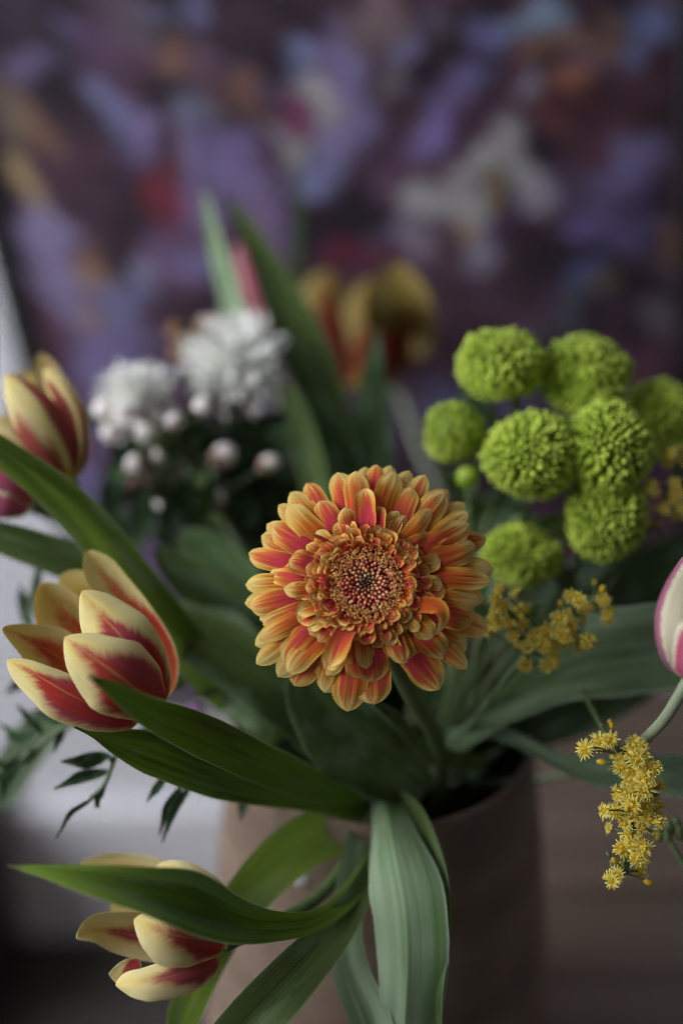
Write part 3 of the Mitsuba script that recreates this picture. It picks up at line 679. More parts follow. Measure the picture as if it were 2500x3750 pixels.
def tulip(label, petals, bsdf='tulip_petal', stem=None, stem_r=0.0030, smat='stem_green', **common):
    k = thing('tulip', label, 'flower')
    wide = common.pop('wide', 1.0)
    for rows, kw in petals:
        kw = {**dict(tip=0.16, base=0.08, ns=44, nt=41, ripple=0.05, groove=0.012, ribs=0.010, nrib=17, uneven=0.05, thick=0.0006), **common, **kw}
        mt = kw.pop('mat', None)
        part(k, 'petal', leaf([(*r[:3], *((1.45 if r is rows[-1] else 1.0) * wide * x for x in r[3:])) for r in rows], **kw), M(mt or bsdf if mt or bsdf != 'tulip_petal' or cups(kw) < 0 else 'tulip_petal_inside'))
    if stem:
        part(k, 'stem', tube([P(*q) for q in stem], stem_r, 12), M(smat))
    return k


# rows: px, py, depth, half-width left of the direction base -> tip, half-width right
tulip('large cream and red tulip lying open at mid left with six flamed petals', [
    # inner petal at the back, upper right
    ([(585, 2560, .418, 40, 40), (585, 2420, .420, 70, 62), (505, 2270, .422, 92, 62), (400, 2125, .424, 82, 56), (318, 2018, .424, 34, 26)], dict(cup=.50, roll=-8)),
    # inner petal, back left
    ([(560, 2580, .424, 60, 40), (400, 2420, .428, 110, 90), (270, 2300, .428, 120, 95), (185, 2190, .424, 80, 80), (150, 2135, .421, 40, 45)], dict(cup=.45)),
    ([(560, 2570, .425, 50, 40), (430, 2330, .430, 90, 80), (330, 2180, .430, 90, 70), (215, 2118, .428, 46, 40)], dict(cup=.4)),
    # left petal, seen from inside
    ([(520, 2590, .418, 60, 50), (330, 2480, .418, 95, 90), (180, 2385, .414, 90, 95), (70, 2325, .408, 52, 48), (6, 2300, .404, 20, 20)], dict(cup=.42)),
    # upper outer petal
    ([(580, 2590, .406, 60, 30), (525, 2445, .388, 145, 98), (448, 2335, .384, 155, 108), (368, 2248, .388, 116, 88), (300, 2165, .394, 38, 36)], dict(cup=-.48, roll=6)),
    # lower left outer petal
    ([(520, 2620, .402, 40, 30), (380, 2600, .392, 78, 60), (250, 2540, .389, 98, 72), (130, 2470, .392, 74, 48), (28, 2418, .399, 26, 20)], dict(cup=-.34, roll=-10)),
    # front petal
    ([(600, 2600, .398, 60, 40), (535, 2550, .382, 130, 118), (440, 2480, .375, 150, 138), (330, 2400, .376, 118, 98), (238, 2335, .383, 44, 38)], dict(cup=-.45)),
], stem=[(590, 2600, .405), (760, 2680, .425), (1000, 2800, .45), (1300, 2900, .475)], wide=1.08)

tulip('cream and red tulip at upper left, softly blurred, with red streaks towards its base', [
    ([(262, 1745, 0.466, 26, 26), (270, 1640, 0.472, 70, 60), (240, 1500, 0.476, 85, 60), (190, 1390, 0.478, 62, 42), (146, 1296, 0.478, 24, 20)], dict(cup=.35)),
    ([(255, 1750, 0.468, 30, 30), (170, 1640, 0.478, 90, 80), (110, 1500, 0.480, 85, 80), (90, 1360, 0.478, 44, 44)], dict(cup=.35)),
    ([(255, 1750, 0.460, 30, 26), (285, 1640, 0.446, 62, 40), (262, 1520, 0.444, 78, 52), (215, 1420, 0.448, 60, 42), (160, 1352, 0.454, 30, 26)], dict(cup=-.4, roll=14)),
    ([(250, 1750, 0.456, 36, 30), (200, 1650, 0.440, 84, 88), (130, 1530, 0.436, 96, 96), (60, 1420, 0.440, 64, 64), (20, 1372, 0.445, 30, 30)], dict(cup=-.42)),
    ([(245, 1755, 0.458, 30, 30), (130, 1700, 0.444, 70, 74), (20, 1610, 0.442, 80, 86), (-80, 1530, 0.448, 40, 40)], dict(cup=-.38, roll=-8)),
], bsdf='tulip_petal_streaked', stem=[(255, 1750, 0.462), (330, 1900, 0.475), (600, 2200, .475), (1000, 2550, .49), (1350, 2850, .50)])

tulip('pink tulip cut off by the left edge, just below the blurred cream and red one', [
    ([(120, 1850, 0.464, 24, 24), (60, 1790, 0.454, 56, 60), (-30, 1720, 0.452, 70, 70), (-140, 1650, 0.458, 30, 30)], dict(cup=-.4)),
    ([(110, 1860, 0.460, 24, 24), (30, 1860, 0.448, 44, 56), (-70, 1830, 0.448, 56, 56), (-170, 1780, 0.456, 24, 24)], dict(cup=-.4)),
    ([(110, 1850, 0.470, 24, 24), (40, 1770, 0.475, 60, 60), (-50, 1690, 0.475, 60, 60), (-130, 1630, 0.472, 24, 24)], dict(cup=.4)),
], bsdf='tulip_petal_pink', stem=[(118, 1852, 0.464), (260, 1920, 0.482), (600, 2250, .485), (1000, 2600, .50), (1330, 2860, .505)])

tulip('cream tulip with red base low at the left, half hidden by a broad green leaf', [
    # back petals above the leaf
    ([(800, 3430, .418, 40, 40), (660, 3280, .424, 80, 70), (480, 3190, .426, 60, 56), (292, 3168, .424, 18, 16)], dict(cup=.4)),
    ([(815, 3440, .408, 40, 30), (780, 3300, .402, 100, 60), (690, 3220, .402, 90, 52), (575, 3172, .408, 26, 18)], dict(cup=-.4)),
    # inner left petal
    ([(760, 3480, .412, 50, 40), (600, 3440, .416, 76, 84), (450, 3420, .412, 66, 72), (340, 3412, .406, 44, 52), (280, 3438, .400, 18, 22)], dict(cup=.38)),
    ([(700, 3430, .418, 40, 40), (520, 3360, .424, 62, 66), (410, 3300, .424, 36, 40)], dict(cup=.4)),
    # lower petal with its tip bent back
    ([(800, 3490, .396, 40, 24), (680, 3560, .384, 66, 58), (560, 3590, .381, 66, 52), (470, 3598, .384, 48, 38), (425, 3608, .390, 22, 20)], dict(cup=-.42, roll=-6)),
    ([(520, 3545, .392, 26, 26), (470, 3560, .391, 46, 40), (425, 3600, .392, 24, 24)], dict(cup=.3)),
    # front petal
    ([(828, 3460, .396, 36, 28), (720, 3440, .384, 96, 70), (620, 3420, .380, 106, 84), (530, 3385, .383, 64, 62), (492, 3368, .386, 30, 30)], dict(cup=-.42)),
], stem=[(822, 3462, .400), (960, 3400, .412), (1160, 3290, .432), (1330, 3050, .452), (1400, 2900, .47)], stem_r=0.0026, wide=1.15, bsdf='tulip_petal_pale')

tulip('mauve and cream tulip cut off by the right edge of the picture', [
    ([(2500, 2470, .385, 30, 30), (2480, 2330, .384, 60, 60), (2500, 2170, .386, 60, 60), (2560, 2010, .390, 24, 24)], dict(cup=.3)),
    ([(2505, 2478, .374, 40, 44), (2462, 2380, .364, 62, 120), (2452, 2270, .362, 66, 120), (2490, 2140, .366, 60, 90), (2560, 2000, .376, 24, 30)], dict(cup=-.46, roll=12, mat='tulip_petal_mauve')),
    ([(2520, 2490, .366, 60, 46), (2540, 2430, .356, 96, 90), (2590, 2330, .354, 120, 100), (2660, 2210, .360, 50, 40)], dict(cup=-.44)),
], bsdf='tulip_petal_pink', stem=[(2520, 2490, .372), (2450, 2610, .382), (2380, 2690, .405), (2250, 2790, .452), (2000, 2850, .475), (1640, 2870, .50)], stem_r=0.0020, smat='stem_pale')

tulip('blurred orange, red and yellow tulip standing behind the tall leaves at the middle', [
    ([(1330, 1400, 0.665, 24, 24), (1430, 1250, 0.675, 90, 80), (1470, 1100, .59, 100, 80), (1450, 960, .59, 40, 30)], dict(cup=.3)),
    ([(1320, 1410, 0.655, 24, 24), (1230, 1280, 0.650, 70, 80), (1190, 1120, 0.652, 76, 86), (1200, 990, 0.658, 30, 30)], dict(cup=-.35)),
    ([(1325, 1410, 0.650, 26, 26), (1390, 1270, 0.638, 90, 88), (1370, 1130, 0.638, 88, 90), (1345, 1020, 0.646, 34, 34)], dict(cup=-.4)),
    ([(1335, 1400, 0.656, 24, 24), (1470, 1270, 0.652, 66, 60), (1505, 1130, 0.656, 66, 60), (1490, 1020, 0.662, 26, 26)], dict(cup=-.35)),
], wide=1.4, bsdf='tulip_petal_shaded', stem=[(1325, 1405, 0.658), (1440, 1420, 0.662), (1500, 1540, 0.655), (1570, 1720, 0.645), (1600, 2100, .54), (1500, 2700, .51)], stem_r=0.0027, smat='stem_pale')

tulip('slim pink and cream tulip bud between the two tallest leaves', [
    ([(960, 1210, .60, 20, 20), (940, 1090, .595, 44, 40), (905, 980, .596, 40, 36), (870, 890, .60, 14, 14)], dict(cup=-.4)),
    ([(965, 1210, .605, 20, 20), (975, 1090, .608, 40, 40), (945, 980, .61, 40, 36), (900, 900, .61, 14, 14)], dict(cup=.3)),
], bsdf='tulip_petal_pink', stem=[(962, 1205, .602), (1010, 1400, .59), (1120, 1900, .56), (1330, 2700, .52)])

# ------------------------------------------------------------------ leaf blades
LEAVES = [
    # label, material, rows (px, py, depth, half-width left, right), options
    ('bright green tulip leaf slanting down from the upper left edge', 'leaf_bright', [(-80, 1600, .420, 50, 46), (110, 1738, .425, 66, 62), (300, 1905, .434, 80, 76), (450, 2090, .446, 84, 80), (620, 2300, .458, 84, 80), (850, 2560, .475, 70, 70), (1200, 2800, .49, 40, 40)], dict(fold=.25, roll=10)),
    ('dark green tulip leaf just below the slanting bright leaf at the left edge', 'leaf_mid', [(-80, 1935, .446, 50, 55), (100, 1990, .448, 62, 74), (280, 2060, .453, 64, 74), (460, 2160, .46, 64, 70), (750, 2400, .475, 60, 60), (1200, 2820, .495, 40, 40)], dict(fold=.2, roll=-15)),
    ('sharp green leaf whose tip lies across the large tulip', 'leaf_bright', [(1330, 2900, .455, 44, 44), (1180, 2870, .435, 74, 50), (1000, 2810, .420, 76, 76), (800, 2715, .398, 84, 86), (640, 2645, .380, 70, 76), (500, 2578, .366, 48, 52), (405, 2518, .358, 28, 32), (322, 2475, .352, 4, 5)], dict(fold=.22, roll=20, tip=0, thick=.0006)),
    ('long green leaf lying below the sharp leaf, its tip brown, under the large tulip', 'leaf_bright', [(1400, 2960, .462, 40, 40), (1200, 2930, .446, 50, 44), (980, 2890, .430, 62, 70), (760, 2830, .415, 84, 88), (580, 2760, .405, 82, 80), (430, 2710, .397, 50, 46), (345, 2680, .392, 22, 20), (272, 2664, .389, 3, 3)], dict(fold=-.12, roll=-10, tip=0, thick=.0006)),
    ('broad green leaf in front of the lowest tulip pointing left', 'leaf_bright', [(1380, 3140, .440, 36, 36), (1290, 3270, .424, 40, 40), (1170, 3365, .408, 40, 38), (1020, 3392, .392, 56, 50), (860, 3372, .378, 84, 86), (700, 3310, .368, 106, 116), (520, 3262, .362, 80, 84), (340, 3224, .360, 60, 56), (160, 3190, .362, 26, 22), (30, 3172, .366, 4, 4)], dict(fold=.18, roll=-14, tip=0, thick=.0006)),
    ('bright green leaf arching down from the vase behind the lowest tulip', 'leaf_bright', [(1440, 2940, .470, 50, 50), (1300, 3000, .456, 100, 90), (1120, 3080, .444, 96, 100), (960, 3220, .434, 86, 92), (830, 3390, .428, 76, 84), (720, 3600, .424, 66, 72), (640, 3830, .424, 50, 54)], dict(fold=.2, roll=12)),
    ('narrow green leaf running to the bottom edge beside the pale hanging leaves', 'leaf_mid', [(1390, 3120, .436, 30, 30), (1290, 3310, .420, 54, 50), (1130, 3500, .405, 92, 76), (960, 3680, .396, 104, 88), (760, 3900, .392, 90, 80)], dict(fold=.35, roll=10)),
    ('wide pale striped leaf hanging over the front of the vase', 'leaf_pale', [(1400, 2880, .470, 40, 40), (1425, 2990, .436, 74, 70), (1450, 3130, .414, 110, 120), (1478, 3290, .404, 140, 150), (1490, 3450, .402, 150, 140), (1490, 3620, .404, 140, 110), (1480, 3800, .408, 120, 90), (1470, 3980, .412, 60, 50)], dict(fold=-.42, roll=[10, 0, -12, -16, -12, -6, -4, 0], ripple=.14, nrib=9, ribs=.012)),
    ('pale narrow leaf hanging left of the wide striped leaf', 'leaf_pale', [(1370, 2960, .470, 30, 30), (1300, 3090, .444, 50, 44), (1268, 3260, .430, 60, 56), (1262, 3430, .420, 62, 60), (1300, 3600, .414, 70, 64), (1350, 3720, .412, 84, 74), (1390, 3900, .414, 70, 70)], dict(fold=.30, roll=[0, 20, 30, 15, -10, -15, -10], ripple=.1)),
    ('dark green shaded leaf hanging on the right side of the striped leaf', 'leaf_mid', [(1470, 2930, .455, 40, 40), (1545, 3040, .430, 66, 56), (1600, 3220, .416, 76, 60), (1606, 3420, .410, 70, 50), (1590, 3620, .410, 64, 44), (1596, 3850, .414, 40, 40)], dict(roll=-48, fold=.2)),
    ('large pale blue green leaf at right behind the goldenrod', 'leaf_pale', [(1640, 2760, .462, 30, 30), (1780, 2640, .452, 50, 46), (1950, 2520, .448, 110, 90), (2150, 2420, .446, 180, 140), (2350, 2390, .445, 180, 150), (2560, 2360, .447, 150, 140), (2750, 2320, .45, 60, 60)], dict(fold=.10, roll=-12, ribs=.005)),
    ('long stalked leaf reaching right below the large pale leaf', 'leaf_blue', [(1640, 2700, .465, 26, 26), (1830, 2690, .455, 28, 26), (1990, 2765, .448, 32, 30), (2180, 2835, .442, 60, 50), (2380, 2850, .440, 90, 80), (2600, 2850, .44, 90, 90)], dict(fold=.2, roll=25)),
    ('grey green leaf curling up to the right from the vase mouth', 'leaf_blue', [(1640, 2800, .470, 26, 26), (1720, 2690, .460, 36, 34), (1820, 2600, .452, 46, 40), (1960, 2560, .450, 36, 30), (2120, 2540, .450, 20, 20)], dict(fold=.3, roll=-30)),
    ('blurred grey green leaf slanting between the goldenrod and the green buttons', 'leaf_blue', [(1700, 2640, .480, 36, 36), (1880, 2400, .490, 60, 56), (2040, 2190, .500, 72, 66), (2210, 2030, .505, 50, 50), (2330, 1940, .505, 14, 14)], dict(fold=.2, roll=15)),
    ('broad dark leaf spreading under the gerbera', 'leaf_mid', [(1560, 2900, .462, 50, 50), (1430, 2800, .448, 140, 110), (1300, 2680, .436, 180, 120), (1180, 2560, .430, 140, 110), (1090, 2420, .430, 50, 50)], dict(fold=.3, roll=10)),
    ('olive leaf edge curving from under the gerbera to the vase mouth', 'leaf_mid', [(1790, 2790, .470, 40, 30), (1650, 2770, .458, 50, 36), (1530, 2720, .448, 70, 40), (1430, 2620, .440, 76, 40), (1290, 2560, .436, 50, 40), (1200, 2530, .436, 10, 10)], dict(roll=35, cup=.3)),
    ('tall pale green leaf standing highest behind the white flower', 'leaf_pale', [(900, 1420, .545, 40, 40), (868, 1180, .555, 46, 44), (820, 990, .565, 40, 36), (775, 820, .575, 24, 22), (745, 690, .582, 5, 5)], dict(fold=.3, roll=25, tip=0)),
    ('tall dark green leaf with a pale edge beside the tallest pale leaf', 'leaf_mid', [(1280, 2100, .535, 70, 70), (1230, 1700, .540, 100, 96), (1150, 1380, .545, 96, 90), (1040, 1120, .553, 84, 80), (950, 930, .562, 54, 52), (880, 800, .570, 28, 26), (828, 712, .575, 4, 4)], dict(fold=.30, roll=-22, tip=0)),
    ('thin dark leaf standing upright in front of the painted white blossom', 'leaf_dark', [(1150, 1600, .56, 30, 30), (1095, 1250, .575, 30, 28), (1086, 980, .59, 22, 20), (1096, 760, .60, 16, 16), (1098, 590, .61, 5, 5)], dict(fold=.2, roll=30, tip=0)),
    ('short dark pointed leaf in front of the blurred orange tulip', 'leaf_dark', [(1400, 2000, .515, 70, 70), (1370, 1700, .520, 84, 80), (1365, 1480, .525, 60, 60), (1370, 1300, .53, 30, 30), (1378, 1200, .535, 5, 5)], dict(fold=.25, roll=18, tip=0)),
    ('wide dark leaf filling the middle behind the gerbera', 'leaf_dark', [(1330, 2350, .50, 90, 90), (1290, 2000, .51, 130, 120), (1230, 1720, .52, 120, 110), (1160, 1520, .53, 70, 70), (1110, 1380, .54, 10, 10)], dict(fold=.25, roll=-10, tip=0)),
    ('blue green leaf just behind the top of the gerbera', 'leaf_mid', [(1200, 2200, .49, 60, 60), (1170, 1800, .50, 64, 60), (1110, 1560, .51, 56, 50), (1060, 1400, .52, 10, 10)], dict(fold=.3, roll=30, tip=0)),
    ('leaf with a pale upturned underside left of the gerbera', 'leaf_pale', [(1080, 2350, .478, 50, 50), (960, 2190, .482, 66, 60), (840, 2080, .486, 84, 76), (740, 2000, .488, 80, 70), (640, 1960, .488, 14, 14)], dict(fold=.15, roll=10, tip=0)),
    ('dark leaf crossing under the pale upturned leaf', 'leaf_mid', [(1150, 2560, .470, 60, 60), (1000, 2350, .474, 80, 80), (830, 2230, .476, 84, 90), (680, 2120, .478, 70, 80), (560, 2010, .48, 20, 20)], dict(fold=.2, roll=-14)),
    ('broad shaded leaf between the large tulip and the gerbera', 'leaf_mid', [(1300, 2800, .462, 60, 60), (1050, 2560, .460, 110, 100), (850, 2400, .462, 120, 110), (680, 2290, .465, 90, 90), (560, 2200, .468, 30, 30)], dict(fold=.2, roll=12)),
    ('small pale leaf touching the left side of the gerbera', 'leaf_pale', [(1020, 2480, .468, 26, 26), (930, 2340, .470, 40, 36), (840, 2270, .472, 46, 40), (740, 2230, .474, 10, 10)], dict(fold=.2, roll=20, tip=0)),
    ('pale leaf under the left side of the gerbera', 'leaf_pale', [(1010, 2680, .470, 40, 40), (930, 2600, .470, 70, 60), (840, 2540, .472, 76, 66), (740, 2480, .474, 16, 16)], dict(fold=.15, roll=10, tip=0)),  # pale through its own leaf colour
    ('pale leaf behind the fine twig at the far left edge', 'leaf_pale', [(330, 2560, .50, 50, 50), (180, 2640, .505, 70, 70), (60, 2790, .51, 80, 80), (-40, 2960, .515, 60, 60)], dict(fold=.2, roll=20)),
]
LEAVES += [
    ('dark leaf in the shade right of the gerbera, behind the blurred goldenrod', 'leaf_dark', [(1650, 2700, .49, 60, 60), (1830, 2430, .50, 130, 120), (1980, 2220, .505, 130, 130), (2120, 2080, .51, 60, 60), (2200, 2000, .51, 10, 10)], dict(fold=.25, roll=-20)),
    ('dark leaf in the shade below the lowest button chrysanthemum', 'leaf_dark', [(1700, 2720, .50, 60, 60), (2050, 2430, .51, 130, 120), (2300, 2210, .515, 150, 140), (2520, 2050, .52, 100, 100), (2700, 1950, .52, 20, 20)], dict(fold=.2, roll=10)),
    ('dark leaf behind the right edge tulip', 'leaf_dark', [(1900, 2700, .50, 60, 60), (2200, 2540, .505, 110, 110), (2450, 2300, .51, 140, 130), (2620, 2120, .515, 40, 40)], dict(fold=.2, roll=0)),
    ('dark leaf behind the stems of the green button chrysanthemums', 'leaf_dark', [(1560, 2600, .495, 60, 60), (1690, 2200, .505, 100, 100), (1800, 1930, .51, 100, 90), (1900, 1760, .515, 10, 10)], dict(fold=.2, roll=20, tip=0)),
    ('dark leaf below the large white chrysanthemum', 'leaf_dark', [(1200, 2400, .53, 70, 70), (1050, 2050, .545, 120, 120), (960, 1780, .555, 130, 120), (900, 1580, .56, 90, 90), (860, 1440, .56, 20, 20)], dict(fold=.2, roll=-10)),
]
for lb, mt, rows, kw in LEAVES:
    kw = {**dict(ns=56, nt=33, ripple=0.07, tip=0.1, ribs=0.012, nrib=13, uneven=0.06), **kw}
    scene[thing('tulip_leaf', lb, 'leaf')] = put(leaf(rows, **kw), M(mt))
# leaves crowding the vase mouth, in the dark below the flowers
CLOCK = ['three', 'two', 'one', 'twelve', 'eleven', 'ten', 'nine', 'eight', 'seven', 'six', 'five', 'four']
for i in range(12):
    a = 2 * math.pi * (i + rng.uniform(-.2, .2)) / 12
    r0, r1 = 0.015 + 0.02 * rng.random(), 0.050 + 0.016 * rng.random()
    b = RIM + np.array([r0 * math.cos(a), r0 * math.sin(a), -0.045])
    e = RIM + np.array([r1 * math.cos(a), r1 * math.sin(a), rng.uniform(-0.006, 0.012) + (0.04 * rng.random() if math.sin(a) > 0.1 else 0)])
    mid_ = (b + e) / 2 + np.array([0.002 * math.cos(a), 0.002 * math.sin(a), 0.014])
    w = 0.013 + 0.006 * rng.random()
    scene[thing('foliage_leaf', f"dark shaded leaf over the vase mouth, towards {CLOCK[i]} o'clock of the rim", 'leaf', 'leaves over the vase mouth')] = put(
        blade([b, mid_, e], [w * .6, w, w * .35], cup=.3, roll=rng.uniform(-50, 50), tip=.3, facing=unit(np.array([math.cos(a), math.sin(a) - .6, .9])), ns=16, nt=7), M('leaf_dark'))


# ------------------------------------------------------------------ green button chrysanthemums
BUTTONS = [
    # px, py, depth, rx (px), ry, facing (right, up, toward viewer), label
    (1844, 1350, .452, 158, 126, (-.35, .75, .45), 'green button chrysanthemum at the top left of its cluster'),
    (2140, 1395, .458, 156, 140, (-.15, .80, .40), 'green button chrysanthemum at the top right of its cluster, against the painting'),
    (1672, 1590, .455, 112, 114, (-.55, .60, .45), 'small smooth green button chrysanthemum standing apart at the left of its cluster'),
    (1947, 1675, .440, 160, 152, (-.30, .25, .90), 'green button chrysanthemum in the middle of its cluster above the gerbera petals'),
    (2222, 1650, .438, 148, 165, (-.10, .35, .90), 'green button chrysanthemum at the right centre of its cluster, nearest the lens'),
    (2420, 1545, .470, 128, 140, (.45, .50, .50), 'dark shaded green button chrysanthemum at the far right of its cluster'),
    (2212, 1895, .444, 138, 152, (-.20, -.15, .90), 'lowest right green button chrysanthemum, tapering downward'),
    (1908, 2030, .452, 134, 110, (-.10, -.10, .95), 'shaded green button chrysanthemum half behind the gerbera'),
]
for bi, (px, py, d, rx, ry, fc, lb) in enumerate(BUTTONS):
    d += 0.010
    rx, ry = rx * 1.01, ry * 1.01
    k = thing('button_chrysanthemum', lb, 'flower', 'green button chrysanthemums')
    c = P(px, py, d)
    ax = unit(fc[0] * RIGHT + fc[1] * UP - fc[2] * FWD)
    R = 0.5 * (rx + ry) * d / FOCAL
    x = unit(np.cross(ax, [0.2, 0.1, 0.95])); y = np.cross(ax, x)
    sx, sy = rx / (0.5 * (rx + ry)), ry / (0.5 * (rx + ry))

    def warp(v):
        v = v - c
        a, b, e = v @ RIGHT, v @ UP, v @ FWD
        g = 1 + 0.40 * (meshkit.fbm(unit(v) * 1.2 + 5.0 * bi, 3, bi) - 0.5)
        t = np.clip(-(v @ ax) / R, -1, 1)
        g = g * (1 - 0.16 * np.maximum(t, 0) + 0.10 * np.maximum(-t, 0))
        return c + (a * sx * g)[..., None] * RIGHT + (b * sy * g)[..., None] * UP + (e * g)[..., None] * FWD

    core = ball(c, R * 0.88, ax, 3, 0.92)
    part(k, 'flower_head', (warp(core[0]), core[1], core[2]), M('button_core'))
    n = 560 if bi != 2 else 520
    fl = []
    for i in range(n):
        z = 1 - (i + 0.5) / n * 1.72
        a = i * 2.399963 + rng.normal(0, .06)
        q = math.sqrt(max(1 - z * z, 0))
        nn = z * ax + q * (math.cos(a) * x + math.sin(a) * y)
        patch = meshkit.fbm(nn[None] * 2.2 + bi * 7.0, 2, bi)[0]
        lift = (0.92 if bi != 2 else 0.90) + 0.07 * rng.random() * (0.4 + patch) + 0.03
        size = R * (0.058 if bi != 2 else 0.046) * (0.8 + 0.5 * rng.random()) * (0.75 + 0.5 * patch) * (1 + .25 * (1 - z))
        dirn = unit(nn + 0.35 * (1 - z) * (0.6 * nn - ax * 0.1) + 0.5 * (1 - abs(z)) * ax + rng.normal(0, .09, 3))
        b = ball(c + nn * R * lift * 0.96, size, dirn, 1, 1.9 if bi != 2 else 1.3)
        fl.append((warp(b[0]), b[1], b[2]))
    part(k, 'floret', join(fl), M('button_floret'), kind='stuff')
    mid_ = P(px + (1750 - px) * .35 + 10, py + 260, d + .018)
    part(k, 'stem', tube([c - ax * R * .6, c - ax * R * 1.2 + np.array([0, 0.002, -.004]), mid_, P(1650 + 20 * bi, 2520, .478), P(1520 + 15 * bi, 2860, .49)], 0.0017, 8), M('stem_green'))
    for s in range(3):
        t0 = P(px + (1750 - px) * .3 + 10 + 20 * s, py + 215 + 60 * s, d + .014)
        t1 = t0 + np.array([rng.uniform(-.022, .022), rng.uniform(-.012, .006), rng.uniform(.004, .02)])
        part(k, 'leaf', blade([t0, (t0 + t1) / 2 + [0, 0, .003], t1], [.001, .0042, .0008], tip=.2, cup=.3, ns=12, nt=7, ripple=.2), M('leaf_mid' if s else 'leaf_blue'))
k = thing('button_bud', 'small closed green bud below the smooth button chrysanthemum', 'bud')
part(k, 'head', ball(P(1712, 1745, .462), 42 * .46 / FOCAL, None, 2, 1, 3, .2), M('button_floret'))
part(k, 'stem', tube([P(1715, 1775, .463), P(1720, 1950, .468), P(1640, 2500, .48)], .0012, 8), M('stem_green'))

# ------------------------------------------------------------------ goldenrod sprays
_ray = []


def goldenrod_floret(c, axis, r):
    a = unit(axis)
    x = unit(np.cross(a, [.31, .17, .9])); y = np.cross(a, x)
    rays, n = [], 20
    for i in range(n):
        t = 2 * math.pi * (i + rng.normal(0, .2)) / n
        d = math.cos(t) * x + math.sin(t) * y
        L = r * rng.uniform(.65, 1.15)
        rays.append(blade([c + d * r * .18, c + d * L * .6 + a * L * rng.uniform(.12, .35), c + d * L + a * L * rng.uniform(-.15, .35)], np.array([.05, .085, .05]) * r, cup=.5, facing=a, ns=6, nt=3))
    for i in range(26):
        t, q = rng.uniform(0, 2 * math.pi), rng.uniform(0, .45)
        b = c + (math.cos(t) * x + math.sin(t) * y) * r * q
        rays.append(blade([b, b + a * r * rng.uniform(.3, .6) + (b - c) * .7], np.array([.07, .05]) * r, ns=4, nt=3))
    return join(rays)


def spray(label, spots, scale, org, size, depth, ddep, stems, group=None):
    k = thing('goldenrod_spray', label, 'flower spray')
    spots = spots + [(x + rng.uniform(-45, 45), y + rng.uniform(-45, 45)) for x, y in spots if rng.random() < .62 and y > min(s[1] for s in spots) + 60]
    cs = [P(org[0] + scale * x, org[1] + scale * y, depth + rng.uniform(-ddep, ddep)) for x, y in spots]
    mid_ = np.mean(cs, axis=0)
    main = [P(*s) for s in stems]
    part(k, 'stem', tube(main, 0.0009, 7), M('stem_green'))
    mp = spline(main, np.linspace(0, 1, 40))
    for c in cs:
        near = mp[np.argmin(np.linalg.norm(mp - c, axis=1))]
        ax = unit(c - near + 0.004 * unit(EYE - c) + rng.normal(0, .0015, 3))
        part(k, 'stalk', tube([near, (near + c) / 2 + [0, 0, .0008], c], .00035, 5, 6), M('stem_green'))
        r = size * depth / FOCAL * rng.uniform(.8, 1.15)
        fk = part(k, 'floret', goldenrod_floret(c, ax, r), M('goldenrod_ray'))
        part(fk, 'calyx', ball(c - ax * r * .16, r * .36, ax, 1, 1.5), M('goldenrod_core'))
    for i in range(int(len(cs) * .9)):
        b = mp[rng.integers(26, 40)]
        c = b + unit(rng.normal(0, 1, 3)) * rng.uniform(.003, .009)
        part(k, 'stalk', tube([b, (b + c) / 2 + [0, 0, .0006], c], .0003, 5, 6), M('stem_green'))
        part(k, 'bud', ball(c, rng.uniform(.0007, .0012), c - b, 1, 1.7), M('goldenrod_core' if i % 3 else 'stem_green'))
    return k


spray('sharp yellow goldenrod spray hanging at the lower right', [(945, 1305), (1040, 1250), (1100, 1240), (1270, 1250), (1240, 1330), (1300, 1330), (1200, 1400), (1290, 1400), (1350, 1400), (1165, 1410), (1230, 1490), (1320, 1500), (1200, 1570),
      (1290, 1580), (1420, 1530), (1250, 1650), (1070, 1690), (1150, 1700), (1200, 1770), (1100, 1800), (1330, 1660), (1410, 1720), (1390, 1840), (1300, 1800), (1180, 1930), (1250, 1900), (1310, 1920), (1200, 2030), (1290, 2080),
      (1150, 2100), (1280, 1990), (1160, 1590), (1270, 1720), (1370, 1600), (1255, 1370), (1340, 1450), (1270, 1540), (1230, 1840), (1350, 1740), (1250, 1280), (1380, 1660), (1220, 1690), (1325, 1560), (1250, 1450), (1310, 1280)],
      .574, (1600, 2000), 37, .396, .006, [(1640, 2800, .49), (1900, 2590, .465), (2090, 2520, .45), (2190, 2640, .425), (2250, 2740, .408), (2300, 2830, .401), (2330, 2960, .398), (2310, 3060, .397), (2290, 3200, .396)])
spray('blurred yellow goldenrod spray right beside the gerbera', [(380, 330), (420, 390), (350, 450), (460, 500), (520, 400), (330, 540), (560, 760), (640, 560), (720, 550), (790, 480), (830, 450), (760, 600), (740, 700), (820, 620), (850, 560),
      (910, 350), (880, 340), (940, 620), (1090, 420), (1060, 350), (700, 760), (570, 640), (480, 560), (500, 300), (400, 270), (680, 640), (740, 740), (790, 550), (620, 600), (960, 600), (680, 580), (450, 440), (390, 500), (520, 470), (850, 500), (930, 400)],
      .574, (1600, 2000), 34, .420, .009, [(1640, 2760, .47), (1800, 2560, .44), (1960, 2370, .425), (2060, 2290, .425), (2200, 2200, .43)])
spray('small blurred goldenrod tip at the right edge beside the green buttons', [(1400, 1000), (1500, 800), (1540, 780), (1480, 850), (1510, 1060), (1460, 1120), (1520, 1150), (1560, 1050), (1545, 830), (1380, 980), (1560, 1110), (1530, 1010), (1560, 770)],
      .638, (1500, 1150), 29, .445, .006, [(2000, 2500, .47), (2300, 2050, .46), (2440, 1830, .45), (2480, 1660, .445)])
k = thing('goldenrod_stalk', 'green budding stalk cut off by the right edge near the goldenrod', 'stalk')
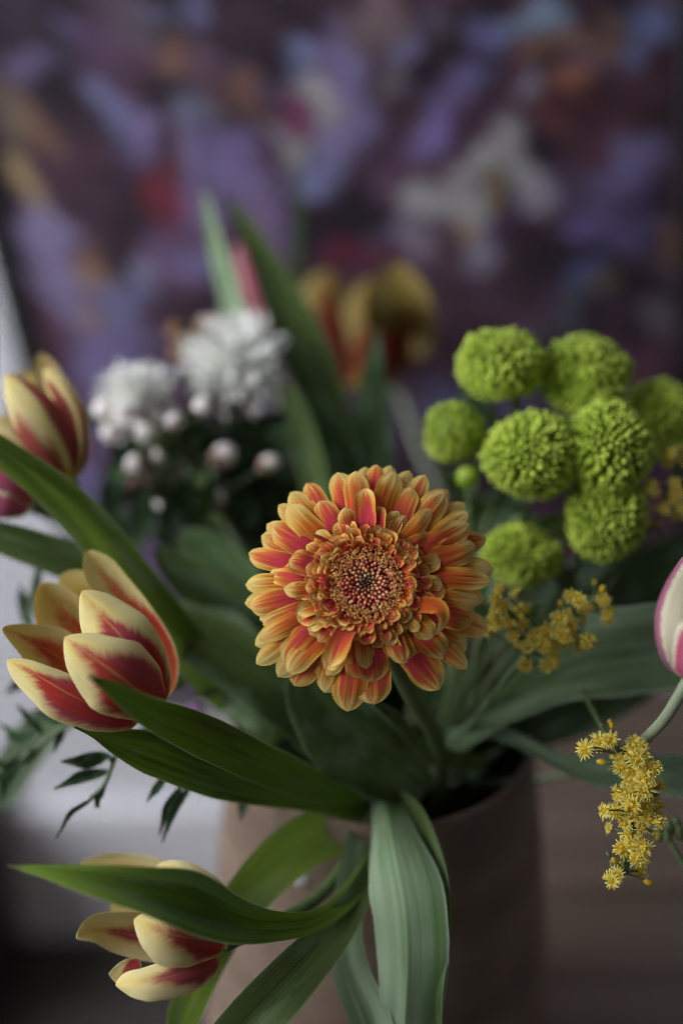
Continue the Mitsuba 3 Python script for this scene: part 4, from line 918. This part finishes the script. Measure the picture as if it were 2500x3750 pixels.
part(k, 'stem', tube([P(2400, 2950, .43), P(2440, 3060, .425), P(2530, 3200, .42)], .0013, 8), M('stem_green'))
for i in range(8):
    part(k, 'bud', ball(P(2430 + rng.uniform(-20, 60), 3030 + rng.uniform(-40, 70), .424), .0021, (.3, 0, -1), 1, 1.8), M('stem_green'))

# ------------------------------------------------------------------ white chrysanthemums and berries
for (px, py, d, r, n, L, fc, hw, lb) in [
        (866, 1300, .540, 206, 135, 1.0, (-.28, .55, .80), .095, 'large white shaggy chrysanthemum below the tall leaves'),
        (520, 1430, .525, 165, 100, 1.0, (-.35, .35, .85), .12, 'smaller white chrysanthemum left of the large white one')]:
    k = thing('white_chrysanthemum', lb, 'flower')
    c = P(px, py + r * .25, d)
    ax = unit(fc[0] * RIGHT + fc[1] * UP - fc[2] * FWD)
    x = unit(np.cross(ax, [.2, .1, .95])); y = np.cross(ax, x)
    R = r * d / FOCAL
    for i in range(n):
        z = .98 - (i + .5) / n * 1.12
        a = i * 2.399963 + rng.normal(0, .1)
        q = math.sqrt(max(1 - z * z, 0))
        nn = unit(z * ax + q * (math.cos(a) * x + math.sin(a) * y))
        l = R * rng.uniform(.72, 1.16)
        e = unit(nn + rng.normal(0, .12, 3))
        w = hw * R
        part(k, 'petal', blade([c + nn * R * .12, c + nn * l * .6, c + e * l + ax * R * .06], [w * .6, w, w * .6], cup=.5, facing=unit(ax + .3 * nn + .01), tip=.3, ns=10, nt=5), M('white_petal'))
    part(k, 'stem', tube([c - ax * R * .2, c - ax * R * .9 + [0, .004, -.01], P(px + (1300 - px) * .5, 2050, d - .02), P(1330, 2860, .495)], .0020, 8), M('stem_green'))

k = thing('berry_sprig', 'sprig of round white and blush berries under the white chrysanthemums', 'berry sprig')
hub = [P(640, 1560, .520), P(700, 1760, .510), P(820, 2050, .500), P(1280, 2820, .495)]
part(k, 'stem', tube(hub, .0014, 8), M('stem_green'))
hp = spline(hub, np.linspace(0, .6, 30))
for px, py, r, ang in [(410, 1585, 56, 60), (540, 1590, 56, 60), (500, 1700, 44, 60), (640, 1545, 44, 80), (745, 1490, 52, 70), (815, 1672, 62, 90), (612, 1830, 58, 60), (782, 1830, 54, 60), (745, 1730, 40, 70),
                       (985, 1700, 42, 80), (450, 1510, 56, 60), (600, 1660, 46, 60), (380, 1500, 50, 60)]:
    d = rng.uniform(.500, .520)
    c = P(px, py, d)
    near = hp[np.argmin(np.linalg.norm(hp - c, axis=1))]
    ax = unit(c - near + 0.004 * UP)
    R = r * d / FOCAL * rng.uniform(.66, .84)
    bk = part(k, 'berry', ball(c, R, ax, 3, rng.uniform(1.05, 1.3), px, .35), M('berry'))
    part(k, 'stalk', tube([near, (near + c) / 2 + [0, 0, -.003], c - ax * R], .0007, 6, 8), M('stem_green'))
    for q in range(3):
        t = 2.1 * q + rng.random()
        o = unit(np.cross(ax, [math.cos(t), math.sin(t), .3]))
        b = c - ax * R * 1.0
        part(bk, 'sepal', blade([b, b + o * R * .8 + ax * R * .2, b + o * R * 1.25 + ax * R * .9], [R * .15, R * .42, R * .1], facing=o, cup=.3, tip=.3, ns=8, nt=5), M('leaf_mid'))
for i in range(26):                                      # small dark closed buds between the berries
    c = P(rng.uniform(420, 900), rng.uniform(1450, 1800), rng.uniform(.508, .53))
    near = hp[np.argmin(np.linalg.norm(hp - c, axis=1))]
    part(k, 'bud', ball(c, rng.uniform(.0014, .0026), unit(c - near), 2, 1.5, i, .4), M('maroon_bud'))
    part(k, 'stalk', tube([near, (near + c) / 2 + [0, 0, -.002], c], .0005, 5, 6), M('stem_green'))
for i in range(30):
    b = hp[rng.integers(0, 30)]
    o = unit(rng.normal(0, 1, 3) + [0, -.5, .3])
    L = rng.uniform(.014, .026)
    part(k, 'leaf', blade([b, b + o * L * .5 + [0, 0, .002], b + o * L], [.001, .0048, .0008], cup=.25, tip=.3, ns=12, nt=7), M('leaf_dark' if i % 3 else 'leaf_mid'))
k = thing('blush_blossom', 'small orange blush blossom behind the white chrysanthemums', 'flower')
for i, (px, py) in enumerate([(690, 1250), (700, 1320), (650, 1290), (780, 1180), (740, 1190), (640, 1210)]):
    part(k, 'petal', ball(P(px, py, .555), .0036, (.2 * i - .4, 0, 1), 2, 1.3, i, .2), M('tan_petal'))
part(k, 'stem', tube([P(680, 1300, .556), P(760, 1700, .54), P(1300, 2800, .50)], .0012, 8), M('stem_green'))
k = thing('dark_foliage_sprig', 'dark bushy foliage below the berries, left of the gerbera', 'foliage')
for i in range(110):
    b = P(rng.uniform(400, 1050), rng.uniform(1560, 2080), rng.uniform(.525, .555))
    o = unit(rng.normal(0, 1, 3) + [0, -.3, .6])
    L = rng.uniform(.014, .030)
    part(k, 'leaf', blade([b, b + o * L * .5 + [0, 0, .002], b + o * L], [.001, rng.uniform(.003, .006), .0008], cup=.25, tip=.3, ns=10, nt=5), M('leaf_dark' if i % 4 else 'twig_leaf'))
part(k, 'stem', tube([P(560, 1800, .52), P(750, 1980, .515), P(1300, 2820, .50)], .0018, 8), M('stem_green'))

# ------------------------------------------------------------------ fine twigs with narrow leaves at lower left
def twig(label, stem, leaves, r=.0009, mat='twig_leaf'):
    k = thing('leafy_twig', label, 'twig')
    part(k, 'stem', tube([P(*s) for s in stem], r, 7), M('stem_green'))
    for rows in leaves:
        x0, y0, x1, y1, d0, d1, w = rows[:7]
        bow = rows[7] if len(rows) > 7 else 0
        mx, my = (x0 + x1) / 2 - (y1 - y0) * bow, (y0 + y1) / 2 + (x1 - x0) * bow
        part(k, 'leaf', leaf([(x0, y0, d0, 4), ((x0 + mx) / 2, (y0 + my) / 2, d0, w * .85), (mx, my, (d0 + d1) / 2, w), ((x1 + mx) / 2, (y1 + my) / 2, d1, w * .55), (x1, y1, d1, 3)],
                             fold=.25, roll=rng.uniform(-20, 20), ns=20, nt=7), M(mat))


twig('dark leafy twig hanging below the long green leaf', [(600, 2640, .435), (440, 2740, .428), (405, 2820, .424), (372, 2890, .422), (330, 2925, .421)], [
    (405, 2765, 222, 2790, .425, .420, 30, -.05), (402, 2825, 196, 2892, .424, .420, 24, .05), (345, 2920, 205, 3072, .421, .420, 11, .12), (385, 2870, 345, 2960, .422, .421, 13, 0), (350, 2915, 362, 2962, .421, .421, 11, 0), (408, 2770, 412, 2800, .424, .422, 16, 0)])
twig('pair of slim dark leaves drooping below the tip leaf, right of the hanging twig', [(800, 2780, .44), (700, 2840, .43), (640, 2850, .428)], [
    (615, 2835, 537, 2938, .426, .424, 18, .0), (672, 2868, 582, 3060, .426, .423, 17, .08), (705, 2866, 592, 3088, .427, .424, 17, .06), (735, 2860, 805, 2930, .432, .430, 18, .0), (900, 2900, 880, 3010, .45, .45, 20, .0)])
twig('blurred blue green twig reaching left under the large tulip', [(560, 2600, .455), (330, 2620, .445), (200, 2690, .443), (90, 2770, .445), (-40, 2850, .45)], [
    (240, 2650, 195, 2760, .445, .442, 15), (150, 2720, 85, 2812, .444, .442, 18), (95, 2760, -10, 2860, .445, .444, 22), (130, 2690, 20, 2700, .445, .446, 18, -.1), (160, 2690, 60, 2580, .445, .447, 18), (230, 2650, 120, 2600, .446, .45, 18),
    (90, 2720, 0, 2650, .446, .45, 16), (250, 2640, 200, 2540, .446, .45, 18), (70, 2790, 10, 2940, .446, .445, 24, .1), (300, 2630, 220, 2680, .446, .446, 10), (40, 2810, -50, 2790, .446, .446, 16)])
twig('blurred twig showing behind the left side of the large tulip', [(330, 2560, .47), (160, 2420, .468), (110, 2250, .468), (140, 2060, .47)], [
    (120, 2330, 60, 2170, .468, .47, 16), (130, 2250, 150, 2000, .468, .47, 14), (110, 2240, 70, 2140, .468, .47, 14), (100, 2480, 20, 2540, .468, .47, 20), (130, 2460, 40, 2420, .468, .47, 16)])
twig('thin green leaves beside the gerbera stem between large tulip and gerbera', [(1150, 2800, .475), (1020, 2650, .47), (900, 2560, .468), (700, 2450, .468)], [
    (760, 2490, 640, 2410, .468, .468, 16), (820, 2520, 700, 2560, .468, .466, 18), (900, 2560, 960, 2400, .468, .466, 16), (700, 2460, 600, 2540, .468, .464, 20), (1000, 2640, 960, 2720, .47, .468, 22), (1040, 2680, 1120, 2560, .47, .47, 18)], mat='leaf_mid')
k = thing('violet_flower', 'small violet blossom between the large tulip and the gerbera leaves', 'flower')
for i, (px, py) in enumerate([(690, 2585), (720, 2640), (660, 2620), (735, 2590), (700, 2670)]):
    c = P(px, py, .475)
    part(k, 'petal', blade([c, c + [.003 * math.cos(i * 1.26), -.002, .003 * math.sin(i * 1.26)], c + [.006 * math.cos(i * 1.26), -.001, .006 * math.sin(i * 1.26)]], [.001, .003, .002], tip=.4, ns=10, nt=5), M('violet_petal'))
part(k, 'stem', tube([P(700, 2640, .477), P(900, 2780, .48), P(1300, 2880, .49)], .001, 7), M('stem_green'))
k = thing('white_bud', 'small white bud seen through the gap beside the pale hanging leaf', 'bud')
part(k, 'head', ball(P(1110, 3205, .462), 40 * .46 / FOCAL, (.6, 0, -.8), 2, 1.3, 5, .3), M('white_petal'))
part(k, 'stem', tube([P(1130, 3170, .463), P(1250, 3020, .47), P(1390, 2880, .475)], .001, 7), M('stem_green'))
